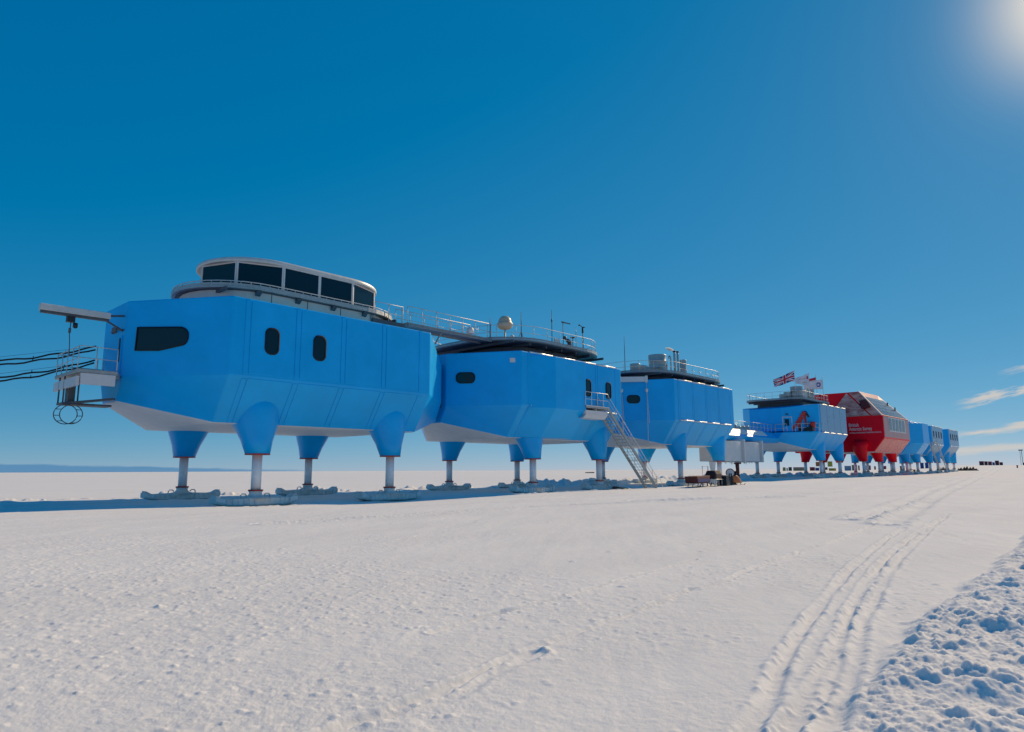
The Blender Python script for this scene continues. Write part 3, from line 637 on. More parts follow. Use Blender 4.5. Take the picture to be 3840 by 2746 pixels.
# ---- fourth module: open crane deck, flags on the roof
D4 = .30
m4 = empty('station_module', (110.8, VC, D4), 'blue module with four flags on its roof and a red crane on its open deck', 'station module', 'raised blue station modules')
wA4 = 3.3
lo = MB()
def r6(x, w, wb_, t, s, b): return [(x, -w, t), (x, -w, s), (x, -wb_, b), (x, wb_, b), (x, w, s), (x, w, t)]
lo.loft([r6(-10.6, 2.6, 1.6, 6.75, 6.60, 5.45), r6(-6.9, 6.48, 4.85, 6.95, 6.68, 4.29), r6(6.6, 6.48, 4.85, 6.95, 6.68, 4.29), r6(11.1, 2.1, 1.3, 6.95, 6.7, 5.45)], 0, False, True, lambda k, i: 1 if i == 2 else 0)
lo.build('lower_hull', [BLUE, SOFFIT], m4, .08, seg=3)
uh = MB(); q = lambda x, w, z0, z1, wb=None: [(x, -w, z0), (x, wb or w, z0), (x, wb or w, z1), (x, -w, z1)]
uh.loft([q(-9.75, 2.3, 6.96, 10.45, 2.6), q(-6.2, 6.48, 6.96, 11.0, 5.2), q(6.6, 6.48, 6.96, 11.0, 5.6), q(11.1, 2.1, 6.96, 10.85)]); uh.build('hull', [BLUE], m4, .06, seg=2)
cl_ = MB(); panels(cl_, -5.6, 6.3, 4, 6.48, 6.72, 11.0, 4.85, 4.29, t=.05, g=.09, strip=0)
up_ = [i for i in range(0, 8, 2)]
a_, b_ = MB(), MB()
for k in range(8):
    vs = cl_.v[k*8:k*8+8]; (a_ if k % 2 == 0 else b_).hexa(vs)
a_.build('side_panel', CLADSIDE, m4, .012, seg=1); b_.build('lower_cladding', BLUE, m4, .012, seg=1)
for nm, yy, zz in (('seam_ledge', -6.56, 6.76), ('roof_edge_trim', -6.54, 11.0)):
    lg = MB()
    for k in range(4): lg.tube([(-5.6+k*2.975+.06, yy, zz), (-5.6+(k+1)*2.975-.06, yy, zz)], .09, 10)
    lg.build(nm, LEDGE, m4)
for x in (-2.3, 6.4):
    for sy in (-1, 1): leg(m4, x, sy, gz(110.8+x, VC+sy*5.02)-D4, (BLUE,))
rl = MB(); rail(rl, [(-9.2, -4.0, 6.86), (-6.95, -6.35, 6.95), (-6.25, -6.42, 6.95)], 1.15, .95, False, .04); rl.build('deck_railing', PALE, m4)
rl = MB(); rail(rl, [(-10.55, -1.6, 6.8), (-10.0, -3.1, 6.85)], 1.15, 1.1, False, .04); rl.build('deck_railing', PALE, m4)
fdx = Vector((1.2, -1.55, 0)).normalized()
ff = MB(); fdx = Vector((3.55, -4.18, 0)).normalized(); o_ = Vector((-9.75, -2.3, 0))+fdx*.1; nn = fdx.cross(Vector((0, 0, 1)))
P_ = lambda s, z, e=.1: o_+fdx*s+nn*e+Vector((0, 0, z))
ff.bar(P_(0, 6.9), P_(0, 9.05), .09, .09); ff.bar(P_(1.35, 6.9), P_(1.35, 9.05), .09, .09); ff.bar(P_(-.05, 9.05), P_(1.4, 9.05), .09, .09)
ffo = ff.build('door_frame', FRAME, m4)
MB().plate([(0, 6.9), (1.35, 6.9), (1.35, 9.0), (0, 9.0)], o_, fdx, (0, 0, 1), .06).build('door', BLUE, ffo)
MB().plate([(.3, 7.75), (.95, 7.75), (.95, 8.75), (.3, 8.75)], o_+nn*.065, fdx, (0, 0, 1), .02).build('door_pane', GLASS, ffo)
lp = MB()
lp.plate([(.5, 9.4), (.9, 9.4), (.9, 9.56), (.5, 9.56)], o_+nn*.02, fdx, (0, 0, 1), .12)
lp.build('wall_lamp', BLACK, m4)
MB().plate([(3.0, 9.7), (3.4, 9.7), (3.4, 9.86), (3.0, 9.86)], o_+nn*.02, fdx, (0, 0, 1), .12).build('wall_lamp', BLACK, m4)
dk4 = deck(m4, -.5, 0, 7.0, 4.6, 2.0, 12.0, step=1.25)
MB().prism(stadium(5.4, 3.6, 1.6), 11.0, 11.7).build('roof_upstand', DARK, m4)
dm = MB(); dm.lathe([(.02, -.35), (.55, -.30), (.80, 0), (.82, .05), (.0, .05)], (0, 0, 0), 20); dmo = dm.build('dish_antenna', [DARK])
dmo.location = (116.9, 37.6, 12.15); dmo.rotation_euler = (R(70), 0, R(60)); tag(dmo, 'dark dish with bright rim on the roof edge before the red gable', 'dish')
# crane on the deck
K = empty('deck_crane', (102.9, 36.9, D4+6.95), 'folded red crane standing on the open deck of the flag module', 'crane')
k = MB(); k.box((-.3, -.3, 0), (.3, .3, .5)); k.lathe([(.22, .45), (.20, 1.2)], (0, 0, 0), 12); k.build('crane_base', BLACK, K)
k = MB(); k.bar((-.75, .85, .25), (.25, -.75, 2.85), .30, .40); k.build('crane_boom', CRANE, K)
k = MB(); k.bar((-.35, .35, .1), (.15, -.45, 2.05), .24, .32); k.bar((.25, -.75, 2.85), (.35, -.85, .9), .22, .26); k.build('crane_arm', CRANE, K)
k = MB(); k.bar((.25, -.72, 2.8), (.55, -1.25, 2.1), .18, .2); k.tube([(.25, -.72, 2.95), (.4, -1.0, 2.85), (.6, -1.3, 2.0)], .06, 6); k.build('crane_hydraulics', BLACK, K)
MB().box((-.2, -1.9, 0), (.45, -.7, .55)).build('power_pack', BLACK, K)
o = MB().lathe([(.0, .55), (.36, .56), (.40, .7), (.40, 1.2), (.36, 1.34), (.0, 1.36)], (0, 0, 0), 16).lathe([(.3, 0), (.3, .55)], (0, 0, 0), 12).build('winch_drum', [CRANE])
o.location = (103.55, 35.25, D4+6.95); tag(o, 'red drum beside the crane behind the deck railing', 'drum')
corridor(121.8, 130.6, D4, 'dark bellows corridor between the flag module and the red module', w=1.6, z0=6.4, z1=9.9)

# ---- the big red module
D5 = .32
rd = empty('station_module', (139.6, VC, D5), 'large red two-storey module with white lettering and a glazed sloping roof', 'station module')
h = MB()
rL = lambda x, w, wb_, t, s, b: [(x, -w, t), (x, -w, s), (x, -wb_, b), (x, wb_, b), (x, w, s), (x, w, t)]
h.loft([rL(-9.15, 8.6, 6.75, 10.6, 6.72, 4.3), rL(8.6, 8.6, 6.75, 10.6, 6.72, 4.3)], 0, False, True, lambda k, i: 1 if i == 2 else 0)
hr = h.build('hull', [RED, SOFFIT], rd, .06)
g = MB(); ro = [(-8.6, 10.6), (-5.1, 15.05), (5.1, 15.05), (8.6, 10.6)]
rr_ = [(-8.6, 10.6), (-3.6, 15.75), (3.6, 15.75), (8.6, 10.6)]
g.loft([[(-9.10, y, z) for y, z in ro], [(8.55, y, z) for y, z in rr_]], 0); g.build('gable', RED, rd, .03)
# crumpled cladding on the gable, its pale reflections painted in: two facets with the dark seam between, and the vent
f1 = MB(); f1.add([(-9.12, -3.0, 14.95), (-9.75, -6.75, 10.62), (-9.75, .3, 10.62), (-9.1, -6.75, 10.62), (-9.1, .3, 10.62)], [(0, 1, 2), (0, 3, 1), (0, 2, 4), (1, 3, 4, 2)]); f1.build('gable_cladding', REDSHEEN, rd)
f2 = MB(); f2.hexa([(-9.13, -8.5, 10.62), (-9.13, -6.95, 10.62), (-9.13, -3.35, 14.9), (-9.13, -5.05, 14.95), (-9.3, -8.45, 10.64), (-9.3, -6.95, 10.64), (-9.3, -3.45, 14.85), (-9.3, -5.0, 14.9)]); f2.build('gable_cladding', REDSHEEN, rd)
v_ = MB(); v_.hexa([(-9.9, -6.9, 12.1), (-9.9, -5.6, 12.1), (-9.9, -5.3, 13.3), (-9.9, -6.2, 13.5), (-9.1, -6.9, 12.1), (-9.1, -5.0, 11.6), (-9.1, -5.0, 13.3), (-9.1, -6.2, 13.5)]); v_.build('gable_vent', mat('dark_red', (.09, .002, .01), .5), rd)
MB().bar((-9.45, -8.6, 10.62), (-9.2, -5.05, 15.12), .30, .16).build('barge_trim', FRAME, rd)
# side cladding, window band, roof glazing
s_ = MB()
for k in range(3):
    a, b = -8.9+k*5.8, -8.9+(k+1)*5.8-.07; s_.box((a, -8.66, 6.82), (b, -8.59, 10.5))
s_.build('side_panel', REDSIDE, rd)
lw = MB()
for k in range(3):
    a, b = -8.9+k*5.8, -8.9+(k+1)*5.8-.07; lw.hexa([(a, -8.57, 6.60), (b, -8.57, 6.60), (b, -8.50, 6.62), (a, -8.50, 6.62), (a, -6.82, 4.33), (b, -6.82, 4.33), (b, -6.76, 4.36), (a, -6.76, 4.36)])
lw.build('lower_cladding', mat('red_glossy_cladding', (.62, .06, .06), .28, var=.08, vscale=.7), rd)
wf = MB(); wf.box((-5.9, -8.72, 7.9), (5.5, -8.655, 10.45)); wfo = wf.build('window_frame', FRAME, rd)
for k in range(5):
    a = -5.65+k*2.24; MB().box((a, -8.76, 8.1), (a+1.55, -8.715, 10.25)).build('window_pane', SKYGLASS, wfo)
A_, B_ = Vector((-9.1, -8.62, 10.62)), Vector((-9.1, -5.12, 15.06)); C_, D_ = Vector((8.55, -8.62, 10.62)), Vector((8.55, -3.62, 15.76))
def roofq(u0, u1, w0, w1, off):
    P = lambda u, w: A_.lerp(C_, u).lerp(B_.lerp(D_, u), w)
    n_ = (C_-A_).cross(B_-A_).normalized(); n_ = n_ if n_.z > 0 else -n_
    p = [P(u0, w0), P(u1, w0), P(u1, w1), P(u0, w1)]; return [*[i+n_*.004 for i in p], *[i+n_*off for i in p]]
rc = MB(); rc.hexa(roofq(.0, 1, .0, 1, .03)); rc.build('roof_cladding', mat('muted_red_roof', (.50, .10, .12), .4, var=.1), rd)  # duller red than the hull, round the glazing
for i in range(6):
    for j in range(5):
        gl = MB(); gl.hexa(roofq(.06+i*.152, .06+(i+1)*.152-.012, .03+j*.152, .03+(j+1)*.152-.012, .06))
        gl.build('roof_pane', SKYGLASS, rd)
MB().tube([(5.5, -6.0, 13.3), (5.5, -6.0, 14.0)], .12, 6).build('roof_vent', DARK, rd); MB().tube([(6.9, -6.9, 12.4), (6.9, -6.9, 13.1)], .12, 6).build('roof_vent', DARK, rd)
for x in (-9.4, .3, 10.0):
    for sy in (-1, 1): leg(rd, x, sy, gz(139.6+x, VC+sy*5.02)-D5, (RED,), fair=((2.65, 0, .66, .66), (3.4, .17, .86, .84), (4.3, .35, 1.15, 1.12), (5.2, .35, 1.35, 1.4), (5.8, .3, 1.25, 1.55), (6.3, .3, .8, 1.1)))
def lettering(root, body, width, loc, zcap):
    c = bpy.data.curves.new('t', 'FONT'); c.body = body; c.extrude = .012; c.offset = .004
    t = bpy.data.objects.new('t', c); COL.objects.link(t)
    dg = bpy.context.evaluated_depsgraph_get(); dg.update()
    me = bpy.data.meshes.new_from_object(t.evaluated_get(dg)); bpy.data.objects.remove(t)
    co = np.zeros(len(me.vertices)*3); me.vertices.foreach_get('co', co); co = co.reshape(-1, 3)
    w_ = co[:, 0].max()-co[:, 0].min(); sx_ = width/w_; co[:, 0] = (co[:, 0]-co[:, 0].min())*sx_; co[:, 1] *= zcap/.69
    me.vertices.foreach_set('co', co.ravel()); me.materials.clear(); me.materials.append(FRAME)
    o = bpy.data.objects.new('lettering', me); COL.objects.link(o); o.parent = root
    o.matrix_local = Matrix.Translation(Vector(loc)) @ Matrix(((0, 0, -1, 0), (-1, 0, 0, 0), (0, 1, 0, 0), (0, 0, 0, 1)))
    return o
lettering(rd, 'British', 1.62, (-9.17, -3.0, 8.80), .62)
lettering(rd, 'Antarctic Survey', 3.75, (-9.17, -3.0, 8.10), .62)
lettering(rd, 'NATURAL ENVIRONMENT RESEARCH COUNCIL', 5.25, (-9.17, -3.0, 7.58), .24)

# ---- the three far modules
corridor(148.1, 152.6, .3, 'dark bellows corridor behind the red module')
m6 = module('station_module', 'dark blue module standing directly behind the red one, half hidden by it', 164.6, dz=.32)
bay(m6, -6.55, -3.2, 2.2, -8.2)
m7 = module('station_module', 'blue module with three dark window slits behind the farther staircase', 184.2, dz=.34, lo=1.0, hl=9.6, sidemat=CLADSIDE, windows=((-4.5, 9.1, .62, 1.5), (-1.5, 9.1, .62, 1.5), (1.5, 9.1, .62, 1.5), (4.5, 9.1, .62, 1.5)))
m8 = module('station_module', 'farthest blue module with dark window slits, ending the row at the right', 203.0, dz=.34, lo=1.2, hl=8.9, sidemat=CLADSIDE, windows=((-4.5, 9.1, .62, 1.5), (-1.5, 9.1, .62, 1.5), (1.5, 9.1, .62, 1.5), (4.5, 9.1, .62, 1.5)))
for o in (m7, m8): o.scale.x = .88
ST2 = empty('staircase', (171.4, 33.2, 0), 'farther grey staircase in front of the window-slit module', 'staircase')
stairs(ST2, 0, 8.5, 7.3, gz(180, 33), 1.4, -2.2, .1, n=22, y_wall=.8)

# ------------------------------------------------------------------ roof gear (stands on the decks)
def put(mb, name, m, loc, label, cat, group=None, rz=0, parts=()):
    o = mb.build(name, m); o.location = loc; o.rotation_euler.z = rz; tag(o, label, cat, group)
    for nm, pm, mm in parts: pm.build(nm, mm, o)
    return o
Z2 = 12.22
dome = MB(); dome.lathe([(.05, .95), (.42, 1.0), (.60, 1.16), (.66, 1.38), (.66, 1.46), (.56, 1.50), (.55, 1.62), (.48, 1.86), (.30, 2.04), (.0, 2.10)], (0, 0, 0), 24)
ds = MB(); ds.lathe([(.16, 0), (.07, .12), (.06, .98)], (0, 0, 0), 10)
put(dome, 'radome', DOMEM, (39.55, 37.4, Z2), 'beige mushroom-shaped radome on a short stalk on the roof deck', 'dome', parts=(('stalk', ds, DOMEM),))
def mast(h, loc, label, r=.03, legs=False, ball=0, group='thin masts on the roof deck', m=DARK):
    mb = MB(); mb.tube([(0, 0, 0), (0, 0, h*.6), (0, 0, h)], [r*1.5, r*1.2, r*.7], 6)
    if ball: mb.lathe([(.0, h*.70-.1), (ball, h*.70), (ball, h*.70+.18), (.0, h*.70+.3)], (0, 0, 0), 8); mb.box((-.12, -.12, .2), (.02, .02, .45))
    if legs:
        for t in (0, 120, 240): mb.tube([(0, 0, 1.1), (.45*math.cos(R(t)), .45*math.sin(R(t)), 0)], .02, 5)
    return put(mb, 'mast', m, loc, label, 'mast', group)
mast(1.55, (37.6, 37.2, Z2), 'short plain mast left of the beige radome')
mast(2.75, (41.45, 37.3, Z2), 'braced mast with three struts right of the beige radome', legs=True)
mast(3.6, (45.4, 37.2, Z2), 'tallest whip mast with a thickened middle on the roof deck', ball=.07)
mast(2.5, (48.9, 37.2, Z2), 'thin pale mast with a small knob beside the wind instrument', m=PALE, ball=.05)
mb = MB(); mb.tube([(0, 0, 0), (0, 0, 2.7)], .035, 6); mb.box((-.18, -.05, 2.66), (.1, .05, 2.78)); mb.bar((0, 0, 2.72), (1.05, 0, 2.74), .05, .10); mb.lathe([(.15, 1.15), (.19, 1.3), (.15, 1.45)], (.22, 0, 0), 12)
put(mb, 'weather_vane', DARK, (47.0, 37.2, Z2), 'pole with a long flat wind vane arm at its top', 'weather vane')
mb = MB(); mb.tube([(0, 0, 0), (-.06, 0, 2.7)], .04, 6); mb.lathe([(.05, 2.15), (.09, 2.2), (.09, 2.6), (.05, 2.65)], (-.06, 0, 0), 10); mb.bar((-.06, 0, 2.7), (-.5, 0, 2.85), .05, .05); mb.lathe([(0, 2.75), (.12, 2.82), (0, 2.95)], (-.55, 0, 0), 8); mb.lathe([(0, 2.68), (.2, 2.72), (0, 2.8)], (.08, 0, 0), 10)
put(mb, 'anemometer', BLACK, (50.0, 37.2, Z2), 'black wind cup instrument on a pole at the roof deck right end', 'wind gauge')
mb = MB(); mb.tube([(0, 0, 0), (0, 0, .75)], .09, 8); mb.box((-.35, -.2, .62), (.35, .2, .70)); mb.box((-.12, -.15, .7), (.16, .15, 1.15)); mb.lathe([(.10, .95), (.2, 1.05), (.2, 1.2), (.05, 1.3)], (-.22, 0, 0), 12)
put(mb, 'camera_head', DARK, (47.9, 37.2, Z2), 'stubby grey pan camera on a pedestal near the roof deck right end', 'camera')
mb = MB(); mb.tube([(0, 0, 0), (0, 0, 1.45)], .035, 6); mb.lathe([(.0, 1.4), (.25, 1.5), (.25, 1.54), (0, 1.55)], (0, 0, 0), 14)
put(mb, 'disc_sensor', DARK, (48.4, 37.2, Z2), 'flat disc sensor on a pole beside the pan camera', 'sensor')
mb = MB(); mb.box((-.3, -.12, .45), (.3, .12, 1.0)); mb.tube([(-.3, 0, 0), (-.3, 0, 1.15)], .06, 6); mb.tube([(.25, 0, 0), (.25, 0, .5)], .04, 6)
put(mb, 'instrument_box', OFFWHITE, (46.1, 37.2, Z2), 'pinkish white box on legs among the roof instruments', 'box')
mb = MB(); mb.lathe([(.05, 0), (.05, .35), (.18, .38), (.18, .44), (.0, .62)], (0, 0, 0), 12)
put(mb, 'small_dome', OFFWHITE, (40.2, 37.2, Z2), 'tiny white dome beside the beige radome', 'dome')
mb = MB(); mb.lathe([(.28, 0), (.28, .32), (.2, .46), (.0, .52)], (0, 0, 0), 14)
put(mb, 'small_dome', OFFWHITE, (35.4, 37.2, 12.2), 'low grey-white dome at the end of the roof catwalk', 'dome')
# third module roof
Z3 = 11.98
def drum(name, r_, h, loc, label, grp, m=TANK, ribs=3):
    mb = MB(); pr = [(r_*.98, 0)]
    for k in range(ribs): z = h*(k+1)/(ribs+1); pr += [(r_*.98, z-.03), (r_*1.01, z), (r_*.98, z+.03)]
    pr += [(r_, h-.06), (r_, h), (r_*.9, h+.01), (.0, h+.03)]
    mb.lathe(pr, (0, 0, 0), 28); return put(mb, name, m, loc, label, 'tank', grp)
G3 = 'steel drums on the twin-stack roof'
drum('storage_drum', 1.05, 3.15, (69.7, 41.0, Z3), 'widest steel drum on the roof of the twin-stack module', G3)
drum('storage_drum', .58, 1.55, (64.8, 41.0, Z3), 'small squat steel drum left of the widest drum, near the stairs module', G3, ribs=0)
drum('storage_drum', .42, 3.3, (75.9, 41.0, Z3), 'narrow tall steel drum right of the twin stacks', G3, ribs=2)
drum('storage_drum', .36, 1.65, (68.6, 39.6, Z3), 'smallest steel drum standing before the widest one', G3, ribs=0)
mb = MB(); mb.box((-.45, -.4, 0), (.35, .4, 1.55)); mb.box((.4, -.4, 0), (1.1, .4, 1.45)); put(mb, 'vent_box', TANK, (66.4, 41.0, Z3), 'low grey vent boxes between two drums', 'vent', None)
for i, (x, hh) in enumerate(((73.8, 4.2), (74.62, 4.25))):
    mb = MB(); mb.lathe([(.14, 0), (.14, hh-.5), (.12, hh-.4), (.12, hh-.12)], (0, 0, 0), 12); cp_ = MB(); cp_.lathe([(.12, hh-.14), (.20, hh-.12), (.20, hh), (.10, hh+.03), (.0, hh+.03)], (0, 0, 0), 12)
    put(mb, 'exhaust_stack', TANK, (x, 41.0, Z3), ('left' if i == 0 else 'right')+' one of the twin exhaust stacks with dark caps'+(', puffing white vapour' if i == 0 else ''), 'stack', 'twin exhaust stacks', parts=(('stack_cap', cp_, BLACK),))
mb = MB(); mb.tube([(0, 0, 0), (0, 0, 3.2)]+[(-.22+.22*math.cos(R(t)), 0, 3.2+.22*math.sin(R(t))) for t in (30, 60, 90, 120, 150, 180)]+[(-.44, 0, 3.05)], .085, 8)
put(mb, 'gooseneck_vent', TANK, (72.85, 41.0, Z3), 'bent gooseneck pipe left of the twin stacks', 'vent')
mast(4.0, (60.9, 39.8, Z3), 'whip aerial at the left end of the twin-stack roof', group=None)
mast(1.6, (66.6, 38.0, Z3), 'short post with a knob left of the widest drum', ball=.1, group=None)
mb = MB(); mb.tube([(0, 0, 0), (0, 0, .8)], .06, 6); mb.box((-.13, -.13, .75), (.13, .13, 1.1)); put(mb, 'camera_head', DARK, (76.3, 38.8, Z3), 'small dark camera post at the right end of the twin-stack roof', 'camera')
# white vapour from the left stack
vm = bpy.data.materials.new('vapour'); vm.use_nodes = True; t = vm.node_tree; t.nodes.clear()
vv = t.nodes.new('ShaderNodeVolumePrincipled'); vv.inputs['Color'].default_value = (.95, .95, .95, 1); vv.inputs['Density'].default_value = 5.0; vv.inputs['Anisotropy'].default_value = .5
oo = t.nodes.new('ShaderNodeOutputMaterial'); t.links.new(vv.outputs[0], oo.inputs['Volume'])
mb = MB(); mb.tube([(0, 0, 0), (-.35, .12, .08), (-.8, .3, .18), (-1.25, .5, .24)], [.07, .18, .20, .05], 10)
o = put(mb, 'vapour', vm, (73.72, 41.0, Z3+4.22), 'white vapour drifting left from the stack cap', 'vapour'); o['kind'] = 'stuff'
# fourth module roof
Z4 = 12.0+D4; G4 = 'steel drums on the flag roof'
drum('storage_drum', .66, .95, (101.0+3.6, 38.9, Z4+.15), 'left squat steel drum on the flag roof', G4, ribs=1)
drum('storage_drum', .42, 1.15, (106.3, 39.0, Z4), 'middle small steel drum on the flag roof', G4, ribs=0)
drum('storage_drum', .93, 2.35, (109.0, 39.2, Z4), 'widest steel drum on the flag roof, behind the flagpole', G4, ribs=2)
drum('storage_drum', .34, 2.55, (115.4, 39.0, Z4), 'tall narrow steel drum right of the single stack', G4, ribs=2)
mb = MB(); mb.box((-.6, -.5, 0), (.6, .5, 1.1)); put(mb, 'vent_box', TANK, (107.3, 40.6, Z4), 'grey vent box between the drums on the flag roof', 'vent')
mb = MB(); mb.box((-.4, -.4, 0), (.4, .4, 2.2)); put(mb, 'vent_box', FRAME, (112.6, 39.4, Z4), 'pale upright vent cabinet right of the widest drum', 'vent')
mb = MB(); mb.lathe([(.2, 0), (.2, 2.6), (.2, 2.9)], (0, 0, 0), 12); cp_ = MB(); cp_.lathe([(.2, 2.9), (.34, 2.98), (.34, 3.1), (.2, 3.16), (0, 3.16)], (0, 0, 0), 12)
put(mb, 'exhaust_stack', TANK, (113.6, 39.0, Z4), 'single stack with a flat dark cap beneath the white flag', 'stack', parts=(('stack_cap', cp_, DARK),))
mb = MB(); mb.tube([(0, 0, 0), (0, 0, 1.35)], .08, 6); mb.lathe([(.12, 1.0), (.2, 1.1), (.1, 1.3)], (0, 0, 0), 8); put(mb, 'camera_head', DARK, (104.2, 38.2, 12.0+D4), 'dark camera post at the left end of the flag roof', 'camera')
# flags
FW_ = mat('flag_white', (.78, .74, .78), .7); FR_ = mat('flag_red', (.55, .02, .05), .7); FB_ = mat('flag_blue', (.01, .03, .17), .7); FP_ = mat('flag_pink', (.72, .42, .48), .7); FG_ = mat('flag_gold', (.55, .42, .18), .7); FY_ = mat('flag_ring_blue', (.03, .06, .35), .7)
FM = [FW_, FR_, FB_, FP_, FG_, FY_]
def jack(s, t):
    x = s*2-1; y = t*2-1
    if abs(x) < .10 or abs(y) < .20: return 1
    if abs(x) < .17 or abs(y) < .34: return 0
    d1 = (y-x)/math.sqrt(2); d2 = (y+x)/math.sqrt(2)
    for d, sg in ((d1, 1 if x > 0 else -1), (d2, -1 if x > 0 else 1)):
        if -.02 < d*sg < .13: return 1
        if abs(d) < .20: return 0
    return 2
def emblem(s, t):
    if .04 < s < .16 and .55 < t < .80: return 1
    if .22 < s < .85 and .60 < t < .72 and int(s*40) % 3: return 3
    if .18 < s < .5 and .22 < t < .32 and int(s*30) % 4: return 4
    return 0
def ensign(s, t): return 1 if t > .78 else (3 if t > .66 and int(s*30) % 2 else 0)
def ring(s, t):
    r_ = math.hypot((s-.34)*1.25, t-.5)
    return 5 if .12 < r_ < .26 else 0
def flag(loc, hp, d, Lf, hoist, fn, droop, label, ztop, taper=1., ph=0.):
    root = empty('flag', loc, label, 'flag', 'flags on the roof poles')
    pm_ = MB(); pm_.tube([(0, 0, 0), (0, 0, hp)], .035, 8); pm_.lathe([(.02, hp), (.07, hp+.05), (.02, hp+.12), (0, hp+.12)], (0, 0, 0), 8); pm_.build('flagpole', PALE, root)
    nx, ny = 72, 44; vs, fs, mi = [], [], []; d = Vector(d).normalized(); sd_ = Vector((-d.y, d.x, 0))
    for i in range(nx+1):
        s = i/nx
        for j in range(ny+1):
            tt = j/ny; hz = hoist*(1-(1-taper)*s)
            p = d*(.05+Lf*s*(1-.06*math.sin(3*s+tt)))+sd_*(.16*s*math.sin(9*s+ph+1.4*tt))+Vector((0, 0, ztop-hoist+tt*hz+(hoist-hz)*.45-droop*s**1.25+.05*math.sin(8*s+ph)*s))
            vs.append(p)
    for i in range(nx):
        for j in range(ny): fs.append((i*(ny+1)+j, (i+1)*(ny+1)+j, (i+1)*(ny+1)+j+1, i*(ny+1)+j+1)); mi.append(fn((i+.5)/nx, (j+.5)/ny))
    me = bpy.data.meshes.new('flag_cloth'); me.from_pydata(vs, [], fs)
    for m in FM: me.materials.append(m)
    me.polygons.foreach_set('material_index', mi); me.polygons.foreach_set('use_smooth', [True]*len(fs)); me.update()
    o = bpy.data.objects.new('flag_cloth', me); COL.objects.link(o); o.parent = root
    sm_ = o.modifiers.new('s', 'SOLIDIFY'); sm_.thickness = .012; return root
flag((105.25, 38.0, Z4-.15), 4.55, (-.42, .9, 0), 2.95, 1.55, jack, 1.05, 'Union Jack flag streaming left from its roof pole', 4.50, .75)
flag((111.2, 37.9, Z4), 4.75, (-.5, .86, 0), 1.95, 2.0, emblem, .15, 'white flag with a small red emblem, second roof pole from left', 4.6, .45, 1.)
flag((113.9, 37.7, Z4), 4.6, (-.5, .86, 0), 1.9, 1.9, ensign, .2, 'red and white flag on the third pole, mostly behind its neighbours', 4.2, .8, 2.)
flag((116.6, 37.6, Z4-.25), 4.75, (-.45, .89, 0), 1.95, 1.6, ring, .2, 'white flag with a blue ring on the rightmost roof pole', 4.35, .85, 3.)

# ------------------------------------------------------------------ snowmobile and sledges
def on(x, y): return (x, y, gz(x, y)-.05)
SL = empty('cargo_sledge', on(62.0, 32.0), 'long low dark red cargo sledge left of the snowmobile', 'sledge', None, R(11))
k = MB(); k.hexa([(-3.3, -.6, .42), (.6, -.6, .42), (.6, .6, .42), (-3.3, .6, .42), (-3.6, -.62, 1.08), (.7, -.62, 1.12), (.7, .62, 1.12), (-3.6, .62, 1.08)]); k.build('cargo_box', BROWN, SL, .03)
k = MB(); k.box((-3.35, -.64, .55), (.55, -.605, .82)); k.build('side_band', FB_, SL)
for yy in (-.5, .5):
    k = MB(); k.tube([(-3.6, yy, .05), (.6, yy, .05), (1.2, yy, .12), (1.5, yy, .4)], .05, 6)
    for x in (-3.0, -1.5, 0.2): k.tube([(x, yy, .06), (x+.1, yy*.9, .44)], .035, 5)
    k.build('runner', DARK, SL)
S2 = empty('cargo_sledge', on(64.9, 32.3), 'tubular sledge with a dark covered load and a hoop behind it', 'sledge', None, R(11))
k = MB(); rr_ = [[(x, y*w_, z*h_+.75) for y, z in ((-.55, 0), (.55, 0), (.58, .5), (.4, .85), (-.4, .85), (-.58, .5))] for x, w_, h_ in ((-.9, .85, .75), (-.6, 1, 1), (.6, 1, 1.04), (1.3, 1, 1.0), (1.55, .85, .7))]
k.loft(rr_, 0, False); k.build('covered_load', mat('dark_tarp', (.03, .012, .018), .8, bump=.5, bscale=4), S2, .04)
k = MB(); 
for yy in (-.6, .6):
    k.tube([(-2.2, yy, .75), (1.7, yy, .72)], .04, 6); k.tube([(-2.2, yy, .75), (-1.7, yy, .4), (-1.6, yy, .1)], .035, 6)
    for x in (-1.2, 0, 1.2): k.tube([(x, yy, .72), (x, yy, .1)], .03, 6)
k.tube([(-2.2, -.6, .75), (-2.2, .6, .75)], .035, 6); k.build('sledge_frame', PALE, S2)
k = MB(); k.tube([(-1.6, .55, .7), (-1.6, .55, 2.05), (.4, .55, 2.05), (.4, .55, .7)], .035, 6); k.build('hoop', DARK, S2)
for yy in (-.6, .6): MB().tube([(-2.3, yy, .05), (1.7, yy, .05), (2.1, yy, .2)], .045, 6).build('runner', DARK, S2)
SM = empty('snowmobile', on(69.9, 32.6), 'dark snowmobile with an orange cowl and round windscreen, parked by the sledges', 'snowmobile', None, R(-10))
k = MB(); k.loft([[(x, -w_, z0), (x, w_, z0), (x, w_*.8, z1), (x, -w_*.8, z1)] for x, w_, z0, z1 in ((-1.5, .22, .12, .35), (-1.3, .24, .05, .55), (0, .24, .05, .55), (.5, .24, .1, .45))], 0); k.build('track', BLACK, SM, .03)
k = MB(); k.loft([[(x, -w_, z0), (x, w_, z0), (x, w_*.7, z1), (x, -w_*.7, z1)] for x, w_, z0, z1 in ((-1.55, .26, .5, .75), (-1.2, .30, .5, .95), (-.2, .28, .5, .90), (.1, .26, .5, .85))], 0); k.build('seat', BLACK, SM, .05)
k = MB(); k.loft([[(x, -w_, z0), (x, w_, z0), (x, w_*.6, z1), (x, -w_*.6, z1)] for x, w_, z0, z1 in ((-.05, .30, .35, .95), (.4, .42, .28, 1.1), (.9, .46, .25, .95), (1.35, .36, .28, .6), (1.5, .2, .32, .45))], 0, True); k.build('cowl', mat('orange_cowl', (.55, .16, .03), .4), SM, .03)
